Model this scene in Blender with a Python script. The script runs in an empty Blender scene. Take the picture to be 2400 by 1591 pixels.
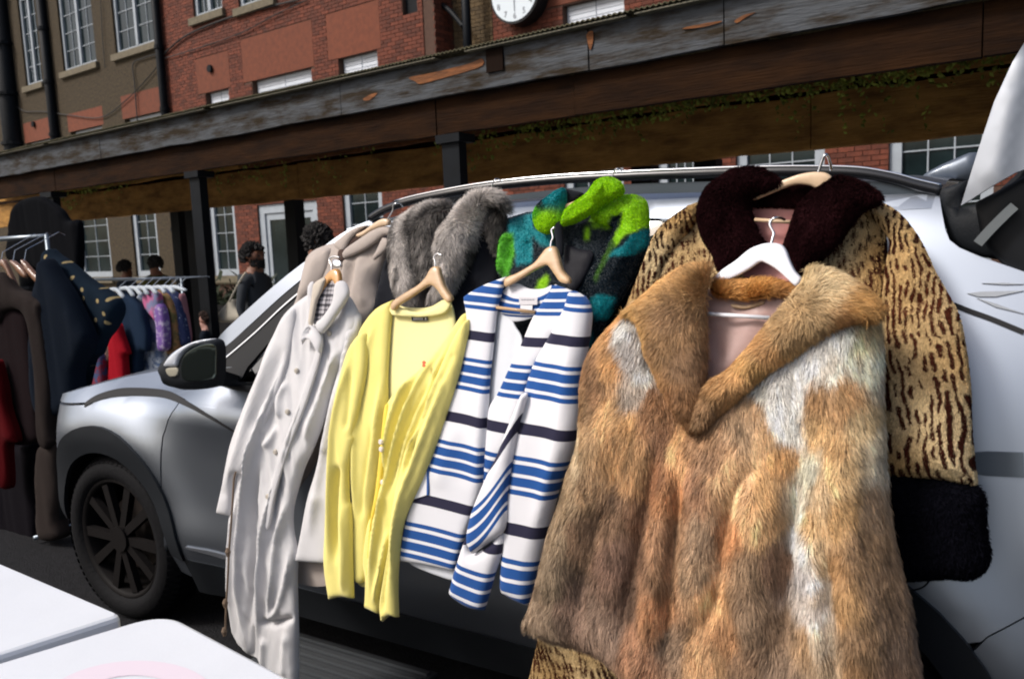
import bpy, bmesh, math, random
import numpy as np
from mathutils import Vector, Matrix
from mathutils.geometry import delaunay_2d_cdt

random.seed(7); RNG = np.random.RandomState(11)
SC = bpy.context.scene; COL = SC.collection

# ------------------------------------------------------------------ camera
FPX = 1900.0; CH = 1.55; PITCH = math.radians(6.96); ROLL = math.radians(2.3)
F0 = np.array([-.515, .857, 0.]); F0 /= np.linalg.norm(F0); U0 = np.array([0, 0, 1.]); R0 = np.cross(F0, U0)
CF = F0*math.cos(PITCH)-U0*math.sin(PITCH); U1 = U0*math.cos(PITCH)+F0*math.sin(PITCH)
CR = R0*math.cos(ROLL)-U1*math.sin(ROLL); CU = U1*math.cos(ROLL)+R0*math.sin(ROLL)
cam = bpy.data.cameras.new('camera'); camo = bpy.data.objects.new('camera', cam); COL.objects.link(camo)
cam.sensor_width = 36; cam.lens = FPX/2400*36; cam.clip_end = 500; cam.clip_start = .05
camo.matrix_world = Matrix(((CR[0], CU[0], -CF[0], 0), (CR[1], CU[1], -CF[1], 0), (CR[2], CU[2], -CF[2], CH), (0, 0, 0, 1)))
SC.camera = camo
# ------------------------------------------------------------------ light
SUN = Vector((-.62, -.78, 1.0)).normalized()
W = bpy.data.worlds.new('World'); SC.world = W; W.use_nodes = True
nt = W.node_tree; bg = nt.nodes['Background']; sky = nt.nodes.new('ShaderNodeTexSky'); sky.sky_type = 'NISHITA'
sky.sun_disc = False; sky.sun_elevation = math.asin(SUN.z); sky.sun_rotation = math.atan2(SUN.x, SUN.y)
sky.air_density = 1.0; sky.dust_density = 5.0; sky.ozone_density = 1.0
nt.links.new(sky.outputs[0], bg.inputs[0]); bg.inputs[1].default_value = .13
sl = bpy.data.lights.new('sun', 'SUN'); slo = bpy.data.objects.new('sun', sl); COL.objects.link(slo)
sl.energy = 2.35; sl.angle = math.radians(13); sl.color = (1, .975, .95)
slo.rotation_euler = (-SUN).to_track_quat('-Z', 'Y').to_euler(); slo.location = (0, 0, 20)
SC.view_settings.view_transform = 'Standard'; SC.view_settings.look = 'None'
SC.view_settings.exposure = 0.25; SC.view_settings.gamma = 1.0
SC.render.engine = 'CYCLES'; SC.cycles.use_denoising = True
SC.cycles.max_bounces = 8; SC.cycles.transparent_max_bounces = 12
SC.cycles.filter_width = 2.0
cam.dof.use_dof = True; cam.dof.focus_distance = 2.35; cam.dof.aperture_fstop = 5.6

# ------------------------------------------------------------------ projection helpers (places read off the photograph, solved onto real surfaces)
BA = math.radians(5.59)
BX = np.array([math.cos(BA), -math.sin(BA), 0]); BY = np.array([math.sin(BA), math.cos(BA), 0])
def rays(P):
    P = np.asarray(P, float).reshape(-1, 2)
    return CF[None]*FPX + CR[None]*(P[:, :1]-1200) - CU[None]*(P[:, 1:2]-795.5)
def on_surf(P, f):
    d = rays(P); Y = np.full(len(d), 1.9)
    for _ in range(14):
        t = Y/d[:, 1]; x = d[:, 0]*t; z = CH+d[:, 2]*t; Y = .3*Y+.7*f(x, z)
    t = Y/d[:, 1]; return np.stack([d[:, 0]*t, Y, CH+d[:, 2]*t], 1)
def onW(px, py, Y): return on_surf([(px, py)], lambda x, z: 0*x+Y)[0]
def onB(px, py, Y):
    d = rays([(px, py)])[0]; t = Y/(d@BY); return np.array([(d@BX)*t, Y, CH+d[2]*t])
def xB(px, py, Y): return onB(px, py, Y)[0]
def zB(px, py, Y): return onB(px, py, Y)[2]
def crop(x0, y0, s): return lambda *pts: [(x0+p[0]/s, y0+p[1]/s)+tuple(p[2:]) for p in pts]
cA = crop(480, 600, 1.5829); cBj = crop(900, 600, 1.8233); cC = crop(1200, 600, 1.582); cD = crop(1900, 1000, 2.654)
cE = crop(120, 780, 2.34); cI = crop(400, 430, 3.92); cJ = crop(850, 380, 3.267); cK = crop(1450, 340, 2.4905)
cL1 = crop(0, 0, 2.9575); cL2 = crop(800, 0, 2.9575); cL3 = crop(1600, 0, 2.9575); cL4 = crop(0, 430, 2.9575)
cG = crop(170, 460, 3.5644); cFr = crop(0, 530, 1.9125); cH = crop(2050, 80, 2.614); cN = crop(500, 900, 2.27); cQ = crop(1950, 80, 3.0155)

# ------------------------------------------------------------------ numpy value noise
_T = np.random.RandomState(5).rand(256, 256)
def vn(x, y, s=0):
    x = np.asarray(x, float)+s*17.31; y = np.asarray(y, float)+s*5.77
    xi = np.floor(x).astype(int); yi = np.floor(y).astype(int); fx = x-xi; fy = y-yi
    fx = fx*fx*(3-2*fx); fy = fy*fy*(3-2*fy); a = xi & 255; b = (xi+1) & 255; c = yi & 255; d = (yi+1) & 255
    return (_T[a, c]*(1-fx)+_T[b, c]*fx)*(1-fy)+(_T[a, d]*(1-fx)+_T[b, d]*fx)*fy
def fbm(x, y, s=0, o=3):
    r = 0; a = .5
    for k in range(o): r = r+a*(vn(x*2**k, y*2**k, s+k)-.5); a *= .5
    return r
def sst(t): t = np.clip(t, 0, 1); return t*t*(3-2*t)

# ------------------------------------------------------------------ materials
def lin(r, g, b):
    f = lambda c: (c/255/12.92) if c/255 <= .04045 else ((c/255+.055)/1.055)**2.4
    return (f(r), f(g), f(b))
_M = {}
def mat(name, col=(.5, .5, .5), rough=.7, metal=0, var=0, vscale=6, stretch=(1, 1, 1), col2=None, bump=0, bscale=40, coat=0, attr=None,
        sheen=0, rnd=0, spec=.5, sub=0, aniso_b=(1, 1, 1), detail=5, ramp=(.35, .65), bdist=.01):
    if name in _M: return _M[name]
    m = bpy.data.materials.new(name); m.use_nodes = True; n = m.node_tree.nodes; l = m.node_tree.links; b = n['Principled BSDF']; _M[name] = m
    b.inputs['Roughness'].default_value = rough; b.inputs['Metallic'].default_value = metal; b.inputs['Specular IOR Level'].default_value = spec
    b.inputs['Coat Weight'].default_value = coat; b.inputs['Coat Roughness'].default_value = .04; b.inputs['Sheen Weight'].default_value = sheen
    tc = n.new('ShaderNodeTexCoord')
    if attr:
        a = n.new('ShaderNodeAttribute'); a.attribute_name = attr; src = a.outputs['Color']
    else:
        a = n.new('ShaderNodeRGB'); a.outputs[0].default_value = (*col, 1); src = a.outputs[0]
    if var or col2:
        mp = n.new('ShaderNodeMapping'); mp.inputs['Scale'].default_value = stretch; l.new(tc.outputs['Object'], mp.inputs[0])
        ns = n.new('ShaderNodeTexNoise'); ns.inputs['Scale'].default_value = vscale; ns.inputs['Detail'].default_value = detail; ns.inputs['Roughness'].default_value = .65; l.new(mp.outputs[0], ns.inputs[0])
        rp = n.new('ShaderNodeMapRange'); rp.inputs[1].default_value = ramp[0]; rp.inputs[2].default_value = ramp[1]; l.new(ns.outputs[0], rp.inputs[0])
        mx = n.new('ShaderNodeMix'); mx.data_type = 'RGBA'; l.new(rp.outputs[0], mx.inputs[0]); l.new(src, mx.inputs[6])
        if col2: mx.inputs[7].default_value = (*col2, 1)
        else:
            mu = n.new('ShaderNodeMix'); mu.data_type = 'RGBA'; mu.blend_type = 'MULTIPLY'; mu.inputs[0].default_value = 1; l.new(src, mu.inputs[6]); mu.inputs[7].default_value = (1-var,)*3+(1,); l.new(mu.outputs[2], mx.inputs[7])
        src = mx.outputs[2]
    if rnd:
        oi = n.new('ShaderNodeObjectInfo'); ge = n.new('ShaderNodeNewGeometry'); ad = n.new('ShaderNodeMath'); ad.operation = 'ADD'; l.new(oi.outputs['Random'], ad.inputs[0]); l.new(ge.outputs['Random Per Island'], ad.inputs[1])
        fr = n.new('ShaderNodeMath'); fr.operation = 'FRACT'; l.new(ad.outputs[0], fr.inputs[0])
        mr = n.new('ShaderNodeMapRange'); mr.inputs[3].default_value = 1-rnd; mr.inputs[4].default_value = 1+rnd*.6; l.new(fr.outputs[0], mr.inputs[0])
        hs = n.new('ShaderNodeHueSaturation'); l.new(mr.outputs[0], hs.inputs['Value']); l.new(src, hs.inputs['Color'])
        src = hs.outputs[0]
    l.new(src, b.inputs['Base Color'])
    if bump:
        mp2 = n.new('ShaderNodeMapping'); mp2.inputs['Scale'].default_value = aniso_b; l.new(tc.outputs['Object'], mp2.inputs[0])
        n2 = n.new('ShaderNodeTexNoise'); n2.inputs['Scale'].default_value = bscale; n2.inputs['Detail'].default_value = 4; l.new(mp2.outputs[0], n2.inputs[0])
        bp = n.new('ShaderNodeBump'); bp.inputs['Strength'].default_value = bump; bp.inputs['Distance'].default_value = bdist; l.new(n2.outputs[0], bp.inputs['Height']); l.new(bp.outputs[0], b.inputs['Normal'])
    return m

# ------------------------------------------------------------------ things and parts
class Thing:
    def __init__(s, name, label, cat, loc, frame='W', group=None, kind=None):
        s.loc = np.array(loc, float); s.frame = frame
        o = bpy.data.objects.new(name, None); COL.objects.link(o); s.o = o; o.empty_display_size = .1
        if frame == 'B':
            w = BX*s.loc[0]+BY*s.loc[1]+U0*s.loc[2]; o.rotation_euler = (0, 0, -BA)
        else: w = s.loc
        o.location = w
        if label: o['label'] = label
        if cat: o['category'] = cat
        if group: o['group'] = group
        if kind: o['kind'] = kind
def link(me, name, m, th=None, parent=None, kind=None, label=None):
    o = bpy.data.objects.new(name, me); COL.objects.link(o)
    if m is not None and not me.materials: me.materials.append(m)
    if parent is not None: o.parent = parent
    elif th is not None: o.parent = th.o
    if kind: o['kind'] = kind
    if label: o['label'] = label
    return o
def mesh(name, V, Fc, m=None, th=None, parent=None, smooth=False, kind=None, label=None, uv=None, col=None):
    V = np.asarray(V, float)
    if th is not None: V = V-th.loc[None]
    me = bpy.data.meshes.new(name); me.from_pydata(V.tolist(), [], [list(map(int, f)) for f in Fc])
    if smooth: me.polygons.foreach_set('use_smooth', [True]*len(me.polygons))
    if uv is not None:
        u = me.uv_layers.new(name='UVMap'); li = np.zeros(len(me.loops), int); me.loops.foreach_get('vertex_index', li); u.data.foreach_set('uv', np.asarray(uv)[li].astype(float).ravel())
    if col is not None:
        a = me.color_attributes.new('Col', 'FLOAT_COLOR', 'POINT'); c = np.ones((len(V), 4)); c[:, :3] = col; a.data.foreach_set('color', c.ravel())
    me.update(); return link(me, name, m, th, parent, kind, label)
class MB:                      # collects boxes, tubes and the like into one part
    def __init__(s): s.V = []; s.F = []
    def add(s, V, F):
        n = len(s.V); s.V += [tuple(v) for v in V]; s.F += [tuple(n+i for i in f) for f in F]; return s
    def box(s, x0, x1, y0, y1, z0, z1):
        return s.add([(x, y, z) for x in (x0, x1) for y in (y0, y1) for z in (z0, z1)], [(0, 1, 3, 2), (4, 6, 7, 5), (0, 4, 5, 1), (2, 3, 7, 6), (0, 2, 6, 4), (1, 5, 7, 3)])
    def tube(s, P, r, n=8, cap=True):
        P = [np.array(p, float) for p in P]; N = len(P); rr = r if hasattr(r, '__len__') else [r]*N; base = len(s.V); up = np.array([0, 0, 1.])
        prev = None
        for i, p in enumerate(P):
            t = P[min(i+1, N-1)]-P[max(i-1, 0)]; t /= (np.linalg.norm(t)+1e-9)
            if prev is None: a = np.cross(t, up); a = a if np.linalg.norm(a) > .1 else np.cross(t, [1, 0, 0])
            else: a = prev-t*(prev@t)
            a /= np.linalg.norm(a); prev = a; b = np.cross(t, a)
            for k in range(n):
                q = 2*math.pi*k/n; s.V.append(tuple(p+rr[i]*(a*math.cos(q)+b*math.sin(q))))
        for i in range(N-1):
            for k in range(n): s.F.append((base+i*n+k, base+i*n+(k+1) % n, base+(i+1)*n+(k+1) % n, base+(i+1)*n+k))
        if cap: s.F.append(tuple(base+k for k in range(n))[::-1]); s.F.append(tuple(base+(N-1)*n+k for k in range(n)))
        return s
    def prism(s, P, y0, y1):   # outline (x,z), depth y0..y1
        n = len(P); V = [(p[0], y0, p[1]) for p in P]+[(p[0], y1, p[1]) for p in P]
        return s.add(V, [tuple(range(n)), tuple(range(n, 2*n))[::-1]]+[(i, i+n, (i+1) % n+n, (i+1) % n) for i in range(n)])
    def build(s, name, m, th=None, parent=None, **k): return mesh(name, s.V, s.F, m, th, parent, **k)
def tag(o, label, cat, group=None, kind=None):
    if label: o['label'] = label
    if cat: o['category'] = cat
    if group: o['group'] = group
    if kind: o['kind'] = kind
    return o
def spline(P, n=8, closed=False):   # Catmull-Rom through points; 3rd entry 1 = keep a corner
    P = [tuple(p) for p in P]; N = len(P); out = []
    rng = range(N) if closed else range(N-1)
    for i in rng:
        g = lambda j: np.array(P[j % N][:2] if closed else P[max(0, min(N-1, j))][:2], float)
        fl = lambda j: len(P[j % N]) > 2 if (closed or 0 <= j < N) else False
        p0, p1, p2, p3 = g(i-1), g(i), g(i+1), g(i+2)
        if fl(i): p0 = 2*p1-p2 if True else p0
        if fl(i+1): p3 = 2*p2-p1
        for k in range(n):
            t = k/n; out.append(tuple(.5*((2*p1)+(p2-p0)*t+(2*p0-5*p1+4*p2-p3)*t*t+(3*p1-p0-3*p2+p3)*t**3)))
    if not closed: out.append(tuple(P[-1][:2]))
    return out
def spl3(P, n=6):
    P = [np.array(p, float) for p in P]; N = len(P); out = []
    for i in range(N-1):
        p0, p1, p2, p3 = P[max(i-1, 0)], P[i], P[i+1], P[min(i+2, N-1)]
        for k in range(n): t = k/n; out.append(.5*((2*p1)+(p2-p0)*t+(2*p0-5*p1+4*p2-p3)*t*t+(3*p1-p0-3*p2+p3)*t**3))
    out.append(P[-1]); return out
def seg_dist(Q, P, closed=False, chunk=4000):   # distance of points Q (N,2) to polyline P; also param and side
    P = np.asarray(P, float); A = P; Bp = np.roll(P, -1, 0)
    if not closed: A = P[:-1]; Bp = P[1:]
    D = Bp-A; L2 = (D**2).sum(1)+1e-12; res = np.empty(len(Q)); par = np.empty(len(Q)); nseg = len(A)
    for c in range(0, len(Q), chunk):
        q = Q[c:c+chunk]; t = np.clip(((q[:, None]-A[None])*D[None]).sum(2)/L2[None], 0, 1)
        d = np.linalg.norm(q[:, None]-(A[None]+t[..., None]*D[None]), axis=2); i = d.argmin(1); r = np.arange(len(q))
        res[c:c+chunk] = d[r, i]; par[c:c+chunk] = (i+t[r, i])/nseg
    return res, par
def inside(Q, P):
    x, y = Q[:, 0], Q[:, 1]; r = np.zeros(len(Q), bool); n = len(P); j = n-1
    for i in range(n):
        xi, yi = P[i]; xj, yj = P[j]
        if yi != yj: r ^= ((yi > y) != (yj > y)) & (x < (xj-xi)*(y-yi)/(yj-yi)+xi)
        j = i
    return r
def panel(th, name, outline, surf, m, res=.014, R=.03, T=.015, folds=(), wr=None, thick=.004, smooth=True, xz=False, off=0.0,
          uv=None, col=None, parent=None, label=None, kind=None, extra=None, ns=5, edge_noise=0, flatback=False):
    """A thick sheet: outline (photo pixels or metres) on the surface y=surf(x,z), puffed by T within R of its edge, with ridges and wrinkles."""
    sf = lambda x, z: surf(x, z)-off
    O = spline(outline, ns, True) if smooth else [tuple(p[:2]) for p in outline]
    if not xz: W3 = on_surf(O, sf); O2 = W3[:, [0, 2]]
    else: O2 = np.array(O, float)
    pts = [O2[0]]                         # resample edge to about res
    for i in range(1, len(O2)+1):
        a = pts[-1]; b = O2[i % len(O2)]; d = np.linalg.norm(b-a)
        if i == len(O2):
            k = int(d//(res*1.5))
            for q in range(1, k+1): pts.append(a+(b-a)*q/(k+1))
        elif d > res*.45:
            k = int(d//(res*1.5))
            for q in range(1, k+1): pts.append(a+(b-a)*q/(k+1))
            pts.append(b)
    E = np.array(pts)
    if edge_noise: E = E+edge_noise*np.stack([vn(E[:, 0]*40, E[:, 1]*40, 3)-.5, vn(E[:, 0]*40, E[:, 1]*40, 8)-.5], 1)*2
    lo = E.min(0); hi = E.max(0); gx, gz = np.meshgrid(np.arange(lo[0], hi[0], res), np.arange(lo[1], hi[1], res*.87))
    gx = gx+(np.arange(gx.shape[0]) % 2)[:, None]*res*.5; G = np.stack([gx.ravel(), gz.ravel()], 1)
    G = G[inside(G, E)]
    ring = []; lim = res*.55
    if T:
        tg_ = np.roll(E, -1, 0)-np.roll(E, 1, 0); tg_ /= np.linalg.norm(tg_, axis=1, keepdims=True)+1e-9; nn_ = np.stack([-tg_[:, 1], tg_[:, 0]], 1)
        if not inside(E[:1]+nn_[:1]*1e-4, E)[0]: nn_ = -nn_
        for o_ in (R*.06, R*.22, R*.5):
            q_ = E+nn_*o_; q_ = q_[inside(q_, E)]
            if len(q_): q_ = q_[seg_dist(q_, E, True)[0] > o_*.93]
            if len(q_): ring.append(q_)
        lim = max(lim, R*.5+res*.4)
    if len(G): G = G[seg_dist(G, E, True)[0] > lim]
    al = np.vstack([E]+ring+([G] if len(G) else [])); nE = len(E)
    r = delaunay_2d_cdt([Vector(p) for p in al.tolist()], [], [list(range(nE))], 1, 1e-6)
    V2 = np.array([tuple(v) for v in r[0]]); Tt = [f for f in r[2]]
    x, z = V2[:, 0], V2[:, 1]; d, _ = seg_dist(V2, E, True)
    y = sf(x, z); base = y.copy()
    if T:
        q = 1-np.clip(d/R, 0, 1); y = y-T*np.sqrt(np.clip(1-q*q, 0, 1))
    ef = sst(d/(R*.6+1e-6)) if T else 1.0
    for f in folds:
        P = f[0]; P2 = on_surf(spline(P, 4), sf)[:, [0, 2]] if not xz else np.array(spline(P, 4)); dd, pr = seg_dist(V2, P2)
        tp = f[3] if len(f) > 3 else .25
        env = sst(pr/max(tp, 1e-3))*sst((1-pr)/max(tp, 1e-3)) if tp else 1
        fw_ = max(f[1], res*1.35); y = y-f[2]*np.exp(-(dd/fw_)**(f[4] if len(f) > 4 else 1.55))*env*ef
    if wr:
        for (a, sx, sz, s, lean) in wr: y = y-a*2*fbm((x+lean*z)/sx, z/sz, s, 2)*ef
    if extra is not None: y = y-extra(x, z)*ef
    # orient faces to the viewer (-y)
    FF = []
    for f in Tt:
        a, b, c = V2[f[0]], V2[f[1]], V2[f[2]]; cr = (b[0]-a[0])*(c[1]-a[1])-(b[1]-a[1])*(c[0]-a[0])
        FF.append(tuple(f) if cr > 0 else tuple(f)[::-1])   # +cross in (x,z) faces -y
    n = len(V2); front = np.stack([x, y, z], 1)
    yb = (base+thick) if flatback else np.where(d < 1e-5, y+thick, np.maximum(y+thick, y+thick))
    back = np.stack([x, yb, z], 1)
    cnt = {}
    for f in FF:
        for k in range(3): e = (f[k], f[(k+1) % 3]); cnt[e] = 1
    rim = [(a, b) for (a, b) in cnt if (b, a) not in cnt]
    F_all = FF+[tuple(n+i for i in f)[::-1] for f in FF]+[(b, a, a+n, b+n) for a, b in rim]
    V = np.vstack([front, back])
    U = uv(V[:, 0], V[:, 2]) if uv else None
    Cc = col(V[:, 0], V[:, 2]) if col else None
    o = mesh(name, V, F_all, m, th, parent, True, kind, label, U, Cc)
    me = o.data; ek = np.zeros(len(me.edges)*2, int); me.edges.foreach_get('vertices', ek); ek = ek.reshape(-1, 2); rs = set((min(a, b), max(a, b)) for a, b in rim)
    sh = np.array([((min(a, b), max(a, b)) in rs) or ((min(a, b)-n, max(a, b)-n) in rs) for a, b in ek.tolist()])
    at = me.attributes.new('sharp_edge', 'BOOLEAN', 'EDGE'); at.data.foreach_set('value', sh)
    return {'o': o, 'V': front, 'F': np.array([f for f in FF if len(f) == 3]), 'E': E, 'surf': sf}
def fur(th, name, pn, mt, n, L, W=.0016, comb=(0, -.2, -1), lift=.5, col=None, parent=None, clump=.35, seg=2, Lvar=.5, seed=1, mask=None, jit=.25, lenf=None, dirf=None, tip=.25):
    """Real hair strands (thin tapered ribbons) grown from a panel's front."""
    rg = np.random.RandomState(seed); V = pn['V']; F = pn['F']; a, b, c = V[F[:, 0]], V[F[:, 1]], V[F[:, 2]]
    N = np.cross(b-a, c-a); ar = np.linalg.norm(N, axis=1)
    vN = np.zeros_like(V)
    for k in range(3): np.add.at(vN, F[:, k], N)
    vN /= np.linalg.norm(vN, axis=1, keepdims=True)+1e-12
    i = rg.choice(len(F), n, p=ar/ar.sum()); u = rg.rand(n); v = rg.rand(n); s = u+v > 1; u[s] = 1-u[s]; v[s] = 1-v[s]; w = 1-u-v
    P = a[i]*w[:, None]+b[i]*u[:, None]+c[i]*v[:, None]; Nn = vN[F[i, 0]]*w[:, None]+vN[F[i, 1]]*u[:, None]+vN[F[i, 2]]*v[:, None]
    Nn /= np.linalg.norm(Nn, axis=1, keepdims=True)
    if mask is not None:
        k = mask(P[:, 0], P[:, 2]); P = P[k]; Nn = Nn[k]; n = len(P)
    cb = np.tile(np.array(comb, float), (n, 1)) if dirf is None else dirf(P[:, 0], P[:, 2])
    g1 = fbm(P[:, 0]*28, P[:, 2]*18, seed+2, 2); g2 = fbm(P[:, 0]*28, P[:, 2]*18, seed+7, 2)
    cb = cb+np.stack([g1*clump*4, g2*clump*1.5, 0*g1], 1)+rg.randn(n, 3)*jit
    cb -= Nn*(cb*Nn).sum(1, keepdims=True); cb /= np.linalg.norm(cb, axis=1, keepdims=True)+1e-9
    ln = L*(1-Lvar*rg.rand(n)); 
    if lenf is not None: ln = ln*lenf(P[:, 0], P[:, 2])
    d0 = Nn*lift+cb; d0 /= np.linalg.norm(d0, axis=1, keepdims=True); d1 = Nn*lift*.35+cb+np.array([0, 0, -.15]); d1 /= np.linalg.norm(d1, axis=1, keepdims=True)
    wd = np.cross(d0, Nn+rg.randn(n, 3)*.5); wd /= np.linalg.norm(wd, axis=1, keepdims=True)+1e-9; wd *= (W*.5*(.7+.6*rg.rand(n)))[:, None]
    P0 = P-Nn*.001; P1 = P0+d0*(ln*.5)[:, None]; P2 = P1+d1*(ln*.5)[:, None]
    VV = np.stack([P0-wd, P0+wd, P1-wd*.9, P1+wd*.9, P2-wd*tip, P2+wd*tip], 1).reshape(-1, 3)-th.loc[None]
    me = bpy.data.meshes.new(name); me.vertices.add(len(VV)); me.vertices.foreach_set('co', VV.ravel())
    k = np.arange(n)*6; Q = np.stack([k, k+1, k+3, k+2, k+2, k+3, k+5, k+4], 1).ravel()
    me.loops.add(len(Q)); me.loops.foreach_set('vertex_index', Q.astype(np.int32)); me.polygons.add(n*2)
    me.polygons.foreach_set('loop_start', np.arange(0, len(Q), 4, dtype=np.int32)); me.update(calc_edges=True); me.validate()
    me.polygons.foreach_set('use_smooth', [True]*len(me.polygons))
    if col is not None:
        cc = np.ones((n, 6, 4)); base = col(P[:, 0], P[:, 2]); sp = 1+.22*rg.randn(n); cc[:, :, :3] = np.clip(base*np.clip(sp, .45, 1.6)[:, None], 0, 1)[:, None]
        at = me.color_attributes.new('Col', 'FLOAT_COLOR', 'POINT'); at.data.foreach_set('color', cc.ravel())
    return link(me, name, mt, th, parent)

# ------------------------------------------------------------------ common materials
m_black = mat('black plastic', (.008, .009, .011), .45, spec=.25)
m_rub = mat('rubber', (.005, .005, .006), .8, spec=.15, bump=.3, bscale=60)
m_steel = mat('bare steel', (.62, .62, .63), .22, 1)
m_post = mat('black painted steel', (.004, .006, .009), .6, spec=.15, var=.4, bump=.1)
m_white = mat('white plastic', (.66, .68, .72), .45, var=.05, vscale=3, bump=.15, bscale=120, bdist=.002)
m_frame = mat('white window paint', (.33, .37, .41), .5, var=.15, vscale=4)
m_stone = mat('pale sill stone', (.15, .125, .08), .85, var=.35, vscale=9, bump=.4)
m_glass_b = mat('dark pane', (.012, .022, .024), .12, var=.5, vscale=1.2, spec=.35)
m_brick = mat('red brick', (.150, .036, .016), .88, var=.45, vscale=9, rnd=.38, bump=.5, bscale=60)
m_mort = mat('mortar', (.085, .045, .030), .95, var=.3, vscale=20, bump=.5, bscale=80)
m_tanb = mat('yellow stock brick', (.13, .085, .038), .9, var=.5, vscale=10, rnd=.35, bump=.5, bscale=60)
m_tanm = mat('sandy mortar', (.11, .08, .045), .95, var=.3, vscale=20, bump=.4, bscale=80)
m_rend = mat('tan roughcast', (.072, .050, .023), .95, var=.7, vscale=16, bump=1, bscale=90, bdist=.02)
m_orng = mat('rubbed orange brick', (.150, .036, .0125), .85, var=.3, vscale=8, rnd=.2, bump=.3)
# ------------------------------------------------------------------ ground
g = MB().box(-90, 60, -60, 90, -.3, 0).build('ground', mat('pale yard paving', (.30, .29, .27), .9, var=.35, vscale=2, bump=.4, bscale=30)); g['kind'] = 'structure'
g = MB().box(-40, 40, -14, 3.95, .0, .004).build('road', mat('dark asphalt', (.016, .016, .018), .95, spec=.15, var=.4, vscale=30, bump=.8, bscale=120)); g['kind'] = 'structure'

# ------------------------------------------------------------------ brick building
YB = 12.3
bld = Thing('brick_building', 'long brick building with white windows rising behind the wooden canopy', 'building', (-15, YB, 0), 'B')
def wall(name, x0, x1, z0, z1, Y, dep, holes, m):
    xs = sorted(set([x0, x1]+[max(x0, min(x1, h[i])) for h in holes for i in (0, 1)])); zs = sorted(set([z0, z1]+[max(z0, min(z1, h[i])) for h in holes for i in (2, 3)]))
    b = MB()
    for i in range(len(xs)-1):
        for k in range(len(zs)-1):
            cx = (xs[i]+xs[i+1])/2; cz = (zs[k]+zs[k+1])/2
            if any(h[0] < cx < h[1] and h[2] < cz < h[3] for h in holes): continue
            b.box(xs[i], xs[i+1], Y, Y+dep, zs[k], zs[k+1])
    return b.build(name, m, bld)
def window(x0, x1, z0, z1, Y, cols, rows, mull=True, sill=True, fw=.10, open_leaf=False, shade=False, glassm=None):
    b = MB(); w = fw
    b.box(x0, x0+w, Y+.06, Y+.14, z0, z1).box(x1-w, x1, Y+.06, Y+.14, z0, z1).box(x0+w, x1-w, Y+.06, Y+.14, z1-w, z1).box(x0+w, x1-w, Y+.06, Y+.14, z0, z0+w)
    f = b.build('window', m_frame, bld)
    panes = []
    if mull:
        c = (x0+x1)/2; MB().box(c-w*.55, c+w*.55, Y+.05, Y+.13, z0+w, z1-w).build('mullion', m_frame, bld, f)
        panes = [(x0+w, c-w*.55), (c+w*.55, x1-w)]
    else: panes = [(x0+w, x1-w)]
    for a, c in panes:
        MB().box(a, c, Y+.12, Y+.13, z0+w, z1-w).build('pane', glassm or m_glass_b, bld, f)
        q = MB()
        for k in range(1, cols): xx = a+(c-a)*k/cols; q.box(xx-.009, xx+.009, Y+.10, Y+.125, z0+w, z1-w)
        for k in range(1, rows): zz = z0+w+(z1-z0-2*w)*k/rows; q.box(a, c, Y+.098, Y+.122, zz-.009, zz+.009)
        if q.V: q.build('glazing_bar', m_frame, bld, f)
    if sill: MB().box(x0-.12, x1+.12, Y-.10, Y+.10, z0-.17, z0-.003).build('sill', m_stone, bld, f)
    return f
Z1 = 12.0
# upper casements on the tan side
UW = []
for (pa, pb, px) in (((62, 208), (100, 190), None), ((150, 176), (226, 141), None), ((272, 131), (367, 97), None)):
    a = onB(*pa, YB); b = onB(*pb, YB); UW.append((a[0], b[0], (a[2]+b[2])/2, (a[2]+b[2])/2+2.7))
SH = []   # shuttered low windows (x0,x1,ztop)
for pa, pb in (((62, 335), (116, 325)), ((165, 310), (238, 293)), ((292, 280), (380, 259)), ((481, 219), (534, 206)), ((590, 192), (728, 156)), ((792, 138), (883, 116))):
    a = onB(*pa, YB); b = onB(*pb, YB); SH.append((a[0], b[0], (a[2]+b[2])/2))
# ground floor openings from photo pixels: (left px, right px, bottom y)
GW = []
for (l, r, yb_) in ((188, 262, 623), (318, 376, 632), (499, 560, 634), (813, 905, 640)):
    a = onB(l, yb_, YB); b = onB(r, yb_, YB); GW.append((a[0], b[0], .95, 3.1))
dr = (xB(611, 600, YB), xB(747, 560, YB), .02, 2.62)
GR = []
for (l, r) in ((1321, 1460), (1540, 1640), (1725, 1932), (2083, 2330)):
    GR.append((xB(l, 390, YB), xB(r, 380, YB), .95, 3.05))
UB = []
for pa, pb in (((455, 45), (521, 22)), ((560, 22), (640, 0))):
    a = onB(*pa, YB); b = onB(*pb, YB); UB.append((a[0], b[0], a[2], a[2]+2.2))
xe = xB(380, 130, YB); xc = xB(995, 130, YB)
rec = .55
vent = (xB(944, 36, YB), xB(980, 25, YB)-.02, zB(948, 36, YB), zB(948, 36, YB)+.65)
holes = UW+[(a, b, t-1.2, t) for a, b, t in SH]+GW+[dr]+UB+[vent]
wall('wall', -34, xe, 0, Z1, YB, .4, holes, m_rend)
wall('wall', xe+.002, xc, 3.35, Z1, YB+.012, .4, holes, m_mort)
wall('wall', xe+.002, xc, 0, 3.348, YB+.012, .4, holes, m_mort)
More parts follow.
